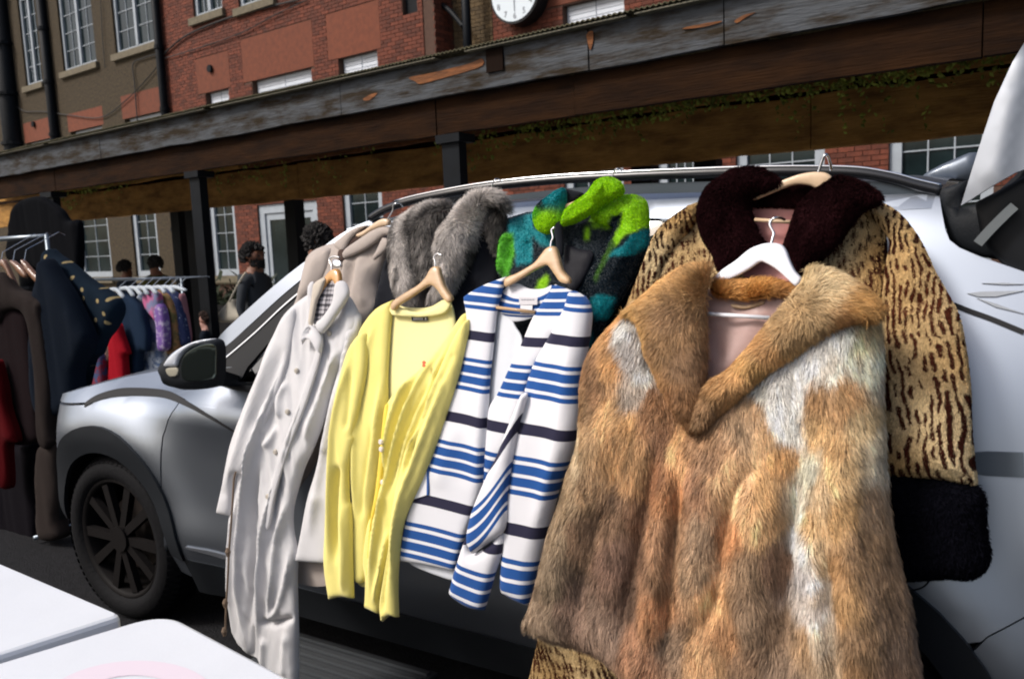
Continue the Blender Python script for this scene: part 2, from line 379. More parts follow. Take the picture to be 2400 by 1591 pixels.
# recess right of the bay
xr = xB(1155, 80, YB+rec); xw0 = xB(1318, 10, YB+rec); xw1 = xB(1462, 5, YB+rec)
zl = zB(1340, 6, YB+rec); WR = (xw0, xw1, zl-1.5, zl-.02)
wall('wall', xc+.30, xr, 3.35, Z1, YB+rec+.012, .4, [], m_tanm)
wall('wall', xr+.002, 4, 3.35, Z1, YB+rec+.012, .4, [WR], m_mort)
wall('wall', xc, 4, 0, 3.348, YB+.014, .4, GR, m_mort)
MB().box(xc-.002, xc+.29, YB+.02, YB+rec+.4, 3.35, Z1).build('return_wall', m_mort, bld)
for w_ in UW: window(*w_, YB, 2, 5)
for w_ in UB: window(*w_, YB, 2, 5)
for w_ in GW: window(*w_, YB, 2, 4, mull=(w_[1]-w_[0] > 2.4), fw=.16)
for w_ in GR: window(*w_, YB, 3, 5, mull=(w_[1]-w_[0] > 1.6), fw=.15)
m_blind = mat('white roller shutter', (.60, .64, .70), .55, var=.12, vscale=3)
def shutter(x0, x1, z0, z1, Y):
    f = MB().box(x0, x1, Y+.16, Y+.2, z0, z1).build('shutter', m_blind, bld); q = MB(); n = int((z1-z0)/.085)
    for k in range(n):
        zz = z1-.085*(k+1)
        for a, c in ((x0+.04, (x0+x1)/2-.012), ((x0+x1)/2+.012, x1-.04)): MB().prism([(a, zz+.006), (c, zz+.006), (c, zz+.078), (a, zz+.078)], Y+.135, Y+.158).build('slat', m_blind, bld, f)
for a, b, t in SH: shutter(a, b, t-1.2, t, YB)
shutter(xw0, xw1, zl-1.5, zl-.02, YB+rec)
MB().box(vent[0], vent[1], YB+.1, YB+.12, vent[2], vent[3]).build('air_vent', m_post, bld)
# double door
d = MB().box(dr[0], dr[0]+.2, YB+.05, YB+.2, 0, dr[3]).box(dr[1]-.2, dr[1], YB+.05, YB+.2, 0, dr[3]).box(dr[0]+.2, dr[1]-.2, YB+.05, YB+.2, dr[3]-.2, dr[3]).build('door_frame', m_frame, bld)
cx = (dr[0]+dr[1])/2
for a, b in ((dr[0]+.2, cx-.01), (cx+.01, dr[1]-.2)):
    q = MB().box(a, a+.13, YB+.09, YB+.15, .02, dr[3]-.2).box(b-.13, b, YB+.09, YB+.15, .02, dr[3]-.2).box(a+.13, b-.13, YB+.09, YB+.15, .02, .5).box(a+.13, b-.13, YB+.09, YB+.15, dr[3]-.36, dr[3]-.2).build('door', m_frame, bld)
    MB().box(a+.13, b-.13, YB+.11, YB+.12, .5, dr[3]-.36).build('pane', m_glass_b, bld, q)
MB().box(cx+.05, cx+.09, YB+.04, YB+.09, .95, 1.15).build('door_handle', m_steel, bld)
MB().box(xc+.002, 4, YB-.06, YB+.01, .74, .93).box(xe, dr[0]-.12, YB-.06, YB+.01, .74, .774).box(dr[1]+.12, xc, YB-.06, YB+.01, .74, .774).build('stone_band', m_stone, bld)
# rubbed brick lintels: upright bricks in a row
lint = []
def lintel(x0, x1, z0, z1, Y):
    lint.append((x0, x1, z0, z1)); n = max(3, int((x1-x0)/.115)); w = (x1-x0)/n
    MB().box(x0, x1, Y-.002, Y+.02, z0, z1).build('lintel', m_orng, bld)
    me = None
    for k in range(n):
        if me is None:
            o = MB().box(-w/2+.004, w/2-.004, 0, .016, 0, z1-z0-.02).build('lintel_brick', m_orng, bld); me = o.data
        else: o = link(me, 'lintel_brick', None, bld)
        o.location = (x0+w*(k+.5)-bld.loc[0], Y-.016-bld.loc[1], z0+.01)
for i, (a, b, t) in enumerate(SH):
    lintel(a-(.3 if i > 2 else .1), b+.12, t+.003, t+(.62, .52, .62, .85, .98, .95)[i], YB)
lintel(xw0-.35, xw1+.15, zl, zl+.5, YB+rec)
# bricks
bm_ = MB().box(-.107, .107, -.012, .02, -.0325, .0325)
me_b = bpy.data.meshes.new('brick'); me_b.from_pydata(bm_.V, [], bm_.F); me_b.materials.append(m_brick)
me_t = bpy.data.meshes.new('brick_tan'); me_t.from_pydata(bm_.V, [], bm_.F); me_t.materials.append(m_tanb)
def bricks(x0, x1, z0, z1, Y, skip, near, me, m, n1):
    st = MB(); k = 0; z = z0+.0375; cnt = 0
    while z < z1:
        off = .1125 if k % 2 else 0; x = x0+off
        act = [s for s in skip if s[2]-.03 < z < s[3]+.03]
        while x < x1+.10:
            segs = [(max(x-.107, x0), min(x+.107, x1))]
            for s in act: segs = [q for a, b in segs for q in ((a, min(b, s[0]-.004)), (max(a, s[1]+.004), b)) if q[1]-q[0] > .03]
            yy = Y+random.uniform(-.003, .003)
            for a, b in segs:
                if b-a < .03: continue
                if b-a > .21 and near(x, z) and cnt < n1:
                    o = link(me, 'brick', None, bld); o.location = (x-bld.loc[0], yy-bld.loc[1], z-bld.loc[2]); cnt += 1
                else: st.box(a, b, yy-.012, yy+.02, z-.0325, z+.0325)
            x += .225
        z += .075; k += 1
    if st.V: st.build('brickwork', m, bld, kind='stuff')
sk = [(h[0], h[1], h[2], h[3]) for h in holes]+lint
bricks(xe+.01, xc-.0, 4.4, 8.2, YB+.01, sk, lambda x, z: x > xc-2.3 and z < 6.6, me_b, m_brick, 200)
bricks(xe+.01, xc-.0, .9, 3.3, YB+.01, sk, lambda x, z: False, me_b, m_brick, 0)
bricks(xr+.01, 1.5, 4.7, 6.8, YB+rec+.01, [WR, lint[-1]], lambda x, z: x < -7 and z < 6.2, me_b, m_brick, 60)
bricks(xc+.31, xr-.005, 4.7, 6.8, YB+rec+.01, [], lambda x, z: 5.0 < z < 5.9, me_t, m_tanb, 40)
bricks(xc+.01, 3.5, 2.0, 3.3, YB+.012, GR, lambda x, z: False, me_b, m_brick, 0)
rb = MB(); z = 4.4; k = 0
while z < 7.4:
    for j in range(2+k % 2): yy = YB+.03+j*.25-(k % 2)*.12; rb.box(xc+.27, xc+.302, max(YB-.0, yy), yy+.235, z, z+.065)
    z += .075; k += 1
rb.build('brickwork', m_brick, bld, kind='stuff')
# side return brick at far left, eaves
MB().box(-34, 4, YB-.25, YB+.5, Z1, Z1+.25).build('eaves', m_stone, bld)
# drain pipes, wires, lamp bracket: things of their own
def Btube(name, label, cat, pts, r, m, group=None, n=8, smoothp=True):
    P = [np.array(p) for p in pts]; th = Thing(name, None, None, P[0], 'B') if False else None
    W3 = [BX*p[0]+BY*p[1]+U0*p[2] for p in P]
    if smoothp: W3 = spl3(W3, 5)
    b = MB().tube(W3, r, n); o = b.build(name, m); return tag(o, label, cat, group)
def dpipe(px, py, Y, r, z0, z1, label):
    p = onB(px, py, Y); x = p[0]; t = Thing('drain_pipe', label, 'drain pipe', (x, Y, z0), 'B')
    MB().tube([(x, Y, z0), (x, Y, z1)], r, 12).build('pipe', m_post, t, smooth=True)
    z = z0+.6
    while z < z1: MB().tube([(x, Y, z), (x, Y, z+.09)], r*1.25, 12).build('collar', m_post, t); z += 1.55
dpipe(376, 150, YB-.12, .10, 0, 11.9, 'black drain pipe where the tan wall meets red brick')
dpipe(110, 150, YB-.12, .13, 0, 11.9, 'thick black drain pipe between the two leftmost upper windows')
dpipe(12, 150, YB-.15, .30, 0, 11.9, 'broad black downpipe at the left edge of the tan wall')
dpipe(1094, 60, YB+.2, .085, 4.2, 7, 'black drain pipe beside the round clock')
a = onB(1010, 0, YB+.3); b = onB(1050, 22, YB+.25); c = onB(1085, 62, YB+.2)
Btube('bent_pipe', 'black bent pipe running down into the pipe beside the clock', 'pipe', [a+[-.8, 0, .55], a, b, c], .05, m_post)
m_wire = mat('cable', (.01, .01, .01), .7)
def wire(pts, label, r=.018):
    return Btube('wall_cable', label, 'cable', [onB(x, y, YB-.05) for x, y in pts], r, m_wire, 'cables on the building wall', 5)
wire([(40, 250), (60, 262), (100, 262), (160, 270), (235, 276), (290, 240), (340, 190), (376, 148)], 'thin cable sagging under the upper windows of tan wall', .014)
wire([(376, 135), (420, 95), (470, 68), (560, 35), (700, 0)], 'dark cable climbing under the red wall window sills', .022)
wire([(376, 140), (450, 118), (560, 80), (640, 38), (720, 0)], 'thin cable looping across the red brick wall', .013)
wire([(322, 285), (316, 200), (312, 150), (340, 135), (376, 125)], 'cable dropping from pipe past the third upper window', .018)
wire([(246, 160), (240, 80), (236, 0)], 'thin vertical cable between second and third upper windows', .012)
for (x, y) in ((80, 292), (494, 162)):
    p = onB(x, y, YB-.01); w = BX*p[0]+BY*p[1]+U0*p[2]
    tag(MB().tube([w, w-BY*.06], .09, 10).build('vent_cap', m_post), 'small round black wall vent on ' + ('tan' if x < 100 else 'red brick')+' wall', 'vent')
# clock: drum on the wall, seen from below and right
pc = onB(1204, -18, YB+rec-.35); cr_ = abs(xB(1262, -18, YB+rec-.35)-xB(1145, -18, YB+rec-.35))/2*.98
ck = Thing('wall_clock', 'large round white station clock in black drum on brick wall', 'clock', (pc[0], YB+rec, pc[2]), 'B')
def disc(R_, y0, y1, n=48, R2=None): return MB().prism([(pc[0]+R_*math.cos(2*math.pi*k/n), pc[2]+R_*math.sin(2*math.pi*k/n)) for k in range(n)], y0, y1)
disc(cr_, YB+rec-.33, YB+rec).build('case', m_black, ck)
disc(cr_*.93, YB+rec-.345, YB+rec-.331).build('dial', mat('white clock dial', (.60, .67, .72), .5), ck)
m_ink = mat('faded dial ink', (.20, .22, .25), .6)
for h in range(1, 13):
    q = math.radians(90-30*h); cu = bpy.data.curves.new('numeral', 'FONT'); cu.body = str(h); cu.size = cr_*.27; cu.align_x = 'CENTER'; cu.align_y = 'CENTER'; cu.extrude = .002
    to = bpy.data.objects.new('tmp', cu); COL.objects.link(to); bpy.context.view_layer.update()
    me = bpy.data.meshes.new_from_object(to.evaluated_get(bpy.context.evaluated_depsgraph_get())); bpy.data.objects.remove(to); me.materials.clear()
    o = link(me, 'numeral', m_ink, ck); o.rotation_euler = (math.pi/2, 0, 0); o.location = (cr_*.76*math.cos(q), -.349, cr_*.76*math.sin(q))
for (hr, ln, wd) in ((270, .62, .018), (92, .5, .024)):
    q = math.radians(hr); c_, s_ = math.cos(q)*cr_, math.sin(q)*cr_
    MB().prism([(pc[0]-s_*wd, pc[2]+c_*wd), (pc[0]+s_*wd, pc[2]-c_*wd), (pc[0]+c_*ln+s_*wd*.4, pc[2]+s_*ln), (pc[0]+c_*ln-s_*wd*.4, pc[2]+s_*ln)], YB+rec-.358, YB+rec-.353).build('hand', m_ink, ck)

# ------------------------------------------------------------------ wooden canopy (pergola)
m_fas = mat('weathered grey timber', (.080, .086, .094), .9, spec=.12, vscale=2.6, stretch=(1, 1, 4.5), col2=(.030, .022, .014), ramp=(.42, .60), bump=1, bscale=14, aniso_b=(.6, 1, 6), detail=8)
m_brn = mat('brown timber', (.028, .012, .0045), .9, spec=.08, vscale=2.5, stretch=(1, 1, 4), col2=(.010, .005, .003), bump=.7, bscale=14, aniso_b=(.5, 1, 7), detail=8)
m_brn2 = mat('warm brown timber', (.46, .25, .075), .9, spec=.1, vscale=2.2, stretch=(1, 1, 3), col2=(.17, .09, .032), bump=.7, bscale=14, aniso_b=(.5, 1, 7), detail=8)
m_split = mat('bare orange timber', (.22, .075, .018), .85, var=.6, vscale=9, stretch=(1, 1, 5), bump=.6, bscale=20, aniso_b=(.6, 1, 6))
can = Thing('timber_canopy', 'long dark timber canopy with corrugated roof on black steel posts', 'canopy', (-5, 4.2, 0), 'B')
def board(name, x0, x1, y0, y1, z0, z1, m, seed, nseg=None, wob=.006):
    n = nseg or max(4, int((x1-x0)/.09)); V = []; F = []
    for i in range(n+1):
        x = x0+(x1-x0)*i/n; a = wob*(vn(x*3, seed, 2)-.5)*2; b = wob*(vn(x*3, seed, 9)-.5)*2; c = .5*wob*(vn(x*6, seed, 4)-.5)
        V += [(x, y0+c, z0+a), (x, y0+c, z1+b), (x, y1, z1+b), (x, y1, z0+a)]
    for i in range(n):
        k = i*4
        for j in range(4): F.append((k+j, k+(j+1) % 4, k+4+(j+1) % 4, k+4+j))
    F += [(3, 2, 1, 0), (n*4, n*4+1, n*4+2, n*4+3)]
    return mesh(name, V, F, m, can)
j1 = [-16, xB(238, 360, 4.2), xB(800, 230, 4.2)+.0, xB(1381, 130, 4.2), xB(1698, 50, 4.2), 1.2, 4]
for i in range(len(j1)-1): board('fascia_board', j1[i]+.004, j1[i+1]-.004, 4.19+.004*(i % 2), 4.235, 2.512, 2.742, m_fas, i, wob=.007)
j2 = [-16, -9.2, -5.9, xB(1020, 250, 4.25), xB(1345, 200, 4.25), -.5, 4]
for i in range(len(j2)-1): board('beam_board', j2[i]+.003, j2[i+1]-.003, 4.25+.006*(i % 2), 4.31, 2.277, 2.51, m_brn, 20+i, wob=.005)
# split / bare wood patches standing proud of the fascia
def patch(pts, nm='split_wood', m=m_split, y=4.189):
    W3 = [onB(p[0], p[1], y) for p in spline(pts, 4, True)]; MB().prism([(p[0], p[2]) for p in W3], y-.004, y).build(nm, m, can)
patch([(990, 197), (1060, 178), (1120, 160), (1135, 148), (1128, 138), (1105, 148), (1060, 160), (1010, 172), (960, 182), (975, 192)])
patch([(852, 232), (870, 222), (885, 219), (872, 232), (858, 237)])
patch([(1376, 80), (1390, 74), (1390, 100), (1384, 118), (1378, 100)])
patch([(1604, 66), (1650, 56), (1694, 50), (1660, 62), (1610, 69)])
patch([(1722, 50), (1745, 36), (1772, 30), (1748, 42), (1730, 54)])
bk = onB(1140, 145, 4.18); MB().box(bk[0]+.0, bk[0]+.13, 4.175, 4.188, bk[2]-.07, bk[2]+.07).build('bracket', mat('dark brown block', (.012, .007, .005), .9, spec=.05), can)
# roof sheet, corrugated
xs = np.arange(-16, 4, .009); zc = 2.762+.006*np.sin(xs*2*math.pi/.034)+.006*(vn(xs*2, 0*xs, 3)-.5); V = []; F = []
for x, z in zip(xs, zc): V += [(x, 4.12, z), (x, 7.2, z+.25), (x, 7.2, z+.256), (x, 4.12, z+.006)]
n = len(xs)
for i in range(n-1):
    k = i*4
    for j in range(4): F.append((k+j, k+4+j, k+4+(j+1) % 4, k+(j+1) % 4))
mesh('roof_sheet', V, F, mat('mossy roof sheet', (.12, .108, .066), .9, spec=.1, var=.6, vscale=18, bump=.4), can)
q = MB()
for a, b in ((-16, -9.1), (-9.0, -6.2), (-6.1, -3.6), (-3.35, -2.2), (-2.15, 4)): MB().box(a, b, 4.13, 4.2, 2.744, 2.752).build('edge_flashing', mat('old flashing', (.13, .12, .08), .7, var=.5), can)
# front posts with cap plates
posts = [(onB(1058, 400, 4.28)[0], .15), (onB(466, 550, 4.28)[0], .15), (-9.45, .2), (-12.4, .2), (-.15, .2)]
for x, w in posts:
    MB().box(x-w/2, x+w/2, 4.28, 4.36, .0, 2.27).build('post', m_post, can)
    MB().box(x-w/2-.03, x+w/2+.03, 4.25, 4.42, 2.22, 2.276).build('cap_plate', m_post, can)
# back row
for px in (668, 398, 432, 1490, 1640):
    x = xB(px, 560 if px < 1000 else 400, 6.5); MB().box(x-.10, x+.10, 6.6, 6.75, 0, 2.16).build('post', m_post, can)
j3 = [-20, xB(700, 440, 6.5), xB(1900, 330, 6.5), 4]
for i in range(3): board('beam_board', j3[i]+.004, j3[i+1]-.004, 6.5, 6.6, 2.15, 2.56, m_brn2, 40+i, wob=.012)
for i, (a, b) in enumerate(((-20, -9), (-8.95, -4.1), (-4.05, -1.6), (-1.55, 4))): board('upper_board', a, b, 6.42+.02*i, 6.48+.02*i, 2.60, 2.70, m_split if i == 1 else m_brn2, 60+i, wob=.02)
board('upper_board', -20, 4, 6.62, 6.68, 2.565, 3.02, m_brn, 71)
# rafters under the roof
x = -15.6
while x < 3.8:
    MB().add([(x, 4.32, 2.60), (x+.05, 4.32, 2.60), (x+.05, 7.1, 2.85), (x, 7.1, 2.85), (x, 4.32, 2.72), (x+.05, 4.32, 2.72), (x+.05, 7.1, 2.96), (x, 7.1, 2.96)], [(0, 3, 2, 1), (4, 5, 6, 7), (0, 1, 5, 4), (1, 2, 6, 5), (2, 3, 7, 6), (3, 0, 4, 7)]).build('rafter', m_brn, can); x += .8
# ivy trailing along the back beam: countless small leaves
V = []; F = []; rg = np.random.RandomState(3)
m_ivy = mat('ivy leaf', (.32, .38, .06), .6, rnd=.6, var=.3, vscale=3, spec=.3)
def leaf(p, s):
    q = rg.rand()*6.28; t = rg.randn(3)*.5+np.array([0, -1., 0]); t /= np.linalg.norm(t); a = np.cross(t, [math.cos(q), .2, math.sin(q)]); a /= np.linalg.norm(a); b = np.cross(t, a); k = len(V)
    V.extend([p-b*s, p+a*s*.62-b*s*.1, p+b*s, p-a*s*.62-b*s*.1, p+t*s*.25]); F.extend([(k, k+1, k+4), (k+1, k+2, k+4), (k+2, k+3, k+4), (k+3, k, k+4)])
x = -14.0
while x < .6:
    den = 3.5*max(0, vn(x*1.1, 3.3, 1)-.18)*(1.0 if x > -9 else .8); hang = .06+.34*vn(x*1.7, 9.1, 2)**1.5
    for k in range(rg.poisson(den*3.2)):
        dz = rg.rand()**1.6*hang; leaf(np.array([x+rg.randn()*.04, 6.40-rg.rand()*.06, 2.62-dz]), .013+.017*rg.rand())
    x += .03
for k in range(26):      # trailing shoots
    x0 = rg.uniform(-9.5, -.3); L_ = rg.uniform(.1, .42); sl_ = rg.uniform(-.5, .9)
    for t in np.arange(0, L_, .028): leaf(np.array([x0+t*sl_+rg.randn()*.015, 6.4+rg.randn()*.02, 2.58-t+rg.randn()*.01]), .013+.014*rg.rand())
iv = mesh('ivy', np.array([BX*v[0]+BY*v[1]+U0*v[2] for v in V]), F, m_ivy); tag(iv, 'trailing green ivy hanging along the back canopy beam', 'ivy', None, 'stuff')
# ------------------------------------------------------------------ the car
m_paint = mat('silver car paint', (.31, .345, .40), .40, 1.0, coat=.25)
m_dkgl = mat('tinted car glass', (.012, .015, .018), .03, spec=1.0, coat=1.0)
m_cladding = mat('grey black cladding', (.010, .012, .015), .6, spec=.2, bump=.15, bscale=200)
m_seam = mat('shut line', (.006, .006, .007), .8)
m_chrome = mat('chrome', (.75, .77, .8), .12, 1)
def mono(xs, ys):      # smooth monotone interpolation
    xs = np.array(xs, float); ys = np.array(ys, float); h = np.diff(xs); dl = np.diff(ys)/h; mm = np.zeros(len(xs)); mm[1:-1] = np.where(dl[:-1]*dl[1:] > 0, 2*dl[:-1]*dl[1:]/(dl[:-1]+dl[1:]+1e-12), 0); mm[0] = dl[0]; mm[-1] = dl[-1]
    def f(q):
        q = np.clip(q, xs[0]-.5, xs[-1]+.5); i = np.clip(np.searchsorted(xs, q)-1, 0, len(h)-1); t = (q-xs[i])/h[i]; t = np.clip(t, -1, 2); t1 = np.clip(t, 0, 1)
        v = (2*t1**3-3*t1**2+1)*ys[i]+(t1**3-2*t1**2+t1)*h[i]*mm[i]+(-2*t1**3+3*t1**2)*ys[i+1]+(t1**3-t1**2)*h[i]*mm[i+1]
        return v+np.where(t < 0, t*h[i]*mm[i], 0)+np.where(t > 1, (t-1)*h[i]*mm[i+1], 0)
    return f
prof = mono([.18, .30, .40, .47, .60, .78, .88, .94, .99, 1.05, 1.12, 1.60, 1.66, 1.70], [2.04, 1.99, 1.950, 1.942, 1.948, 1.940, 1.925, 1.912, 1.925, 1.965, 1.990, 2.15, 2.20, 2.32])
profq = mono([.18, .30, .45, .60, .80, 1.0, 1.2, 1.40, 1.60, 1.66], [2.06, 1.97, 1.905, 1.893, 1.910, 1.945, 1.99, 2.06, 2.15, 2.22])
XF, ZW, XR = -3.17, .36, -.40
def cside(x, z):
    x = np.asarray(x, float); z = np.asarray(z, float)
    k = sst((x+.62)/.5); y = prof(z)*(1-k)+profq(z)*k
    fr = sst((-2.45-x)/.5)                                # front wing leans in above its shoulder
    y = y+fr*(1.5*np.clip(z-.77, 0, .4)**1.75)
    y = y+1.05*np.clip(-3.35-x, 0, 9)**2+1.1*np.clip(x-.10, 0, 9)**2.0
    for wx in (XF, XR):
        r = np.sqrt((x-wx)**2+(z-ZW)**2); y = y-.022*np.exp(-((r-.50)/.10)**2)
    return y
def cflat(x, z): return prof(z)+0*x
car = Thing('parked_car', 'silver grey family car parked side on, its near side hung with coats', 'car', (-1.7, 1.95, 0))
def arch(cx, R, a0, a1, n=18, sq=1.0): return [(cx+R*math.cos(math.radians(a0+(a1-a0)*k/n)), ZW+R*sq*math.sin(math.radians(a0+(a1-a0)*k/n))) for k in range(n+1)]
def P2(pts, surf=cside): return [tuple(p) for p in on_surf(pts, surf)[:, [0, 2]]]
seam_px = cE((745, 318), (690, 400), (640, 480), (612, 570), (603, 660), (603, 800), (608, 950), (622, 1080), (630, 1200))
sx = P2(seam_px)
sx_low = [(sx[-1][0]+.03, .42), (sx[-1][0]+.04, .27)]
gap_px = cE((185, 395), (240, 360), (340, 330), (440, 322), (560, 326), (650, 342), (720, 375), (800, 418), (900, 478), (1012, 545))
gp = P2(gap_px)
AR = .46
doorT = 1.09
# wing: from nose to door seam, under the clamshell line
gpl = [p for p in gp if p[0] < sx[0][0]]
wing = [(-3.98, .60), (-3.98, .80), (-3.80, .88)] + [(x, z) for x, z in gpl] + [(sx[0][0]-.004, sx[0][1])] + [(x-.004, z) for x, z in sx] + [(x-.004, z) for x, z in sx_low] + arch(XF, AR, -8, 180, 20) + [(-3.7, .36), (-3.95, .40)]
CP = dict(smooth=False, xz=True, T=0, thick=.02, res=.035)
panel(car, 'front_wing', wing, cside, m_paint, **CP)
# clamshell strip between gap and bonnet
def csideh(x, z): return cside(x, z)
up = [(x, z+.010) for x, z in gp]
bonnet_lo = [(-3.98, .815), (-3.80, .895)]+up
top_edge = [(-2.40, 1.13), (-2.6, 1.115), (-2.9, 1.085), (-3.2, 1.035), (-3.5, .965), (-3.8, .91), (-3.98, .83)]
door_head = [(x, z) for x, z in bonnet_lo if x > -2.42]
panel(car, 'bonnet_side', [p for p in bonnet_lo if p[0] < -2.42]+[(-2.42, bonnet_lo[-2][1]+.03)]+top_edge, cside, m_paint, **CP)
# bonnet top, crowned
V = []; F = []; nx, ny = 26, 18
te = sorted(top_edge)
for i in range(nx+1):
    x = -3.98+(1.58)*i/nx; z0 = np.interp(x, [p[0] for p in te], [p[1] for p in te]); y0 = float(cside(x, z0)); y1 = 5.62-y0
    for j in range(ny+1):
        t = j/ny; y = y0+(y1-y0)*t; V.append((x, y, z0+.035*math.sin(math.pi*t)**.6))
for i in range(nx):
    for j in range(ny): k = i*(ny+1)+j; F.append((k, k+1, k+ny+2, k+ny+1))
mesh('bonnet', V, F, m_paint, car, smooth=True)
# clamshell shut line and door lines as thin dark recess strips lying in the gaps
def strip(name, pts, surf, w, m, off=.002, xz=True, thick=.006):
    P = spline(pts, 5) if xz else spline([tuple(p) for p in P2(pts, surf)], 5)
    P = np.array(P); T_ = np.gradient(P, axis=0); T_ /= np.linalg.norm(T_, axis=1, keepdims=True)+1e-9; Nn = np.stack([-T_[:, 1], T_[:, 0]], 1)
    ww = w if not hasattr(w, '__len__') else np.interp(np.linspace(0, 1, len(P)), np.linspace(0, 1, len(w)), w)[:, None]
    A_ = P+Nn*ww/2; B_ = P-Nn*ww/2; V = []; F = []
    for a, b in zip(A_, B_):
        ya = float(surf(a[0], a[1]))-off; yb = float(surf(b[0], b[1]))-off; V += [(a[0], ya, a[1]), (b[0], yb, b[1]), (b[0], yb+thick, b[1]), (a[0], ya+thick, a[1])]
    for i in range(len(P)-1):
        k = i*4
        for j in range(4): F.append((k+j, k+4+j, k+4+(j+1) % 4, k+(j+1) % 4))
    F += [(0, 1, 2, 3), (len(V)-1, len(V)-2, len(V)-3, len(V)-4)]
    return mesh(name, V, F, m, car, smooth=False)
strip('bonnet_gap', gp, cside, [.02, .03, .03, .026, .022, .018, .014, .010, .006], m_seam, off=.003)
# doors
Bx, Cx = -1.66, -.86
fd = [(x+.004, z) for x, z in sx][::-1]
fdl = [(x+.006, z) for x, z in sx_low][::-1]
front_door = fdl+fd+[(sx[0][0]+.05, sx[0][1]+.05), (-2.42, 1.075), (Bx-.004, 1.10), (Bx-.004, .27)]
panel(car, 'front_door', front_door, cside, m_paint, **CP)
rear_door = [(Bx+.004, .27), (Bx+.004, 1.10), (-.72, 1.12), (-.70, .95), (-.80, .80)]+arch(XR, AR+.015, 122, 180, 8)+[(Cx-.02, .27)]
panel(car, 'rear_door', rear_door, cside, m_paint, **CP)
quarter = [(-.795, .80), (-.695, .955), (-.715, 1.12), (-.55, 1.14), (-.42, 1.30), (-.34, 1.585)]+P2(cQ((755, 1108), (775, 1250), (800, 1380), (830, 1455), (900, 1510), (1040, 1570)))+[(.12, 1.41), (.30, 1.30), (.52, 1.10), (.60, .90), (.60, .78)]+[(.20, .775), (.09, .735)]+P2(cD((1327, 1180), (1100, 1300), (1060, 1335)))+arch(XR, AR+.01, 40, 121, 12)
panel(car, 'rear_quarter', quarter, cside, m_paint, **CP)
bl = P2(cD((1327, 1192), (1100, 1312), (1068, 1345)))
bumper = [(.60, .77), (.22, .765), (.10, .725)]+bl+arch(XR, AR+.01, 37, 5, 8)+[(.12, .36), (.45, .36), (.62, .45)]
panel(car, 'rear_bumper', bumper, cside, m_paint, **CP)
# black arch cladding and sills
panel(car, 'arch_trim', arch(XF, AR+.012, 0, 172, 22, 1.06)+arch(XF, AR-.075, 176, 0, 22), cside, m_cladding, off=.012, **CP)
panel(car, 'arch_trim', arch(XR, AR+.02, 0, 180, 22)+arch(XR, AR-.07, 180, 0, 22), cside, m_cladding, off=.012, **CP)
panel(car, 'sill_trim', [(XF+AR-.01, .20), (XF+AR, .37), (-2.4, .35), (Cx-.02, .35), (Cx, .20)], cside, m_cladding, off=.004, **CP)
strip('sill_bright_strip', [(-2.66, .425), (-2.45, .41), (-2.2, .40), (-2.0, .395)], cside, [.008, .022, .02, .004], mat('dull sill silver', (.16, .17, .19), .5, .6), off=.006)
panel(car, 'front_bumper', [(-3.98, .58), (-3.95, .41), (-3.7, .37), (-3.655, .30), (-3.8, .22), (-4.0, .26), (-4.06, .45)], cside, m_cladding, **CP)
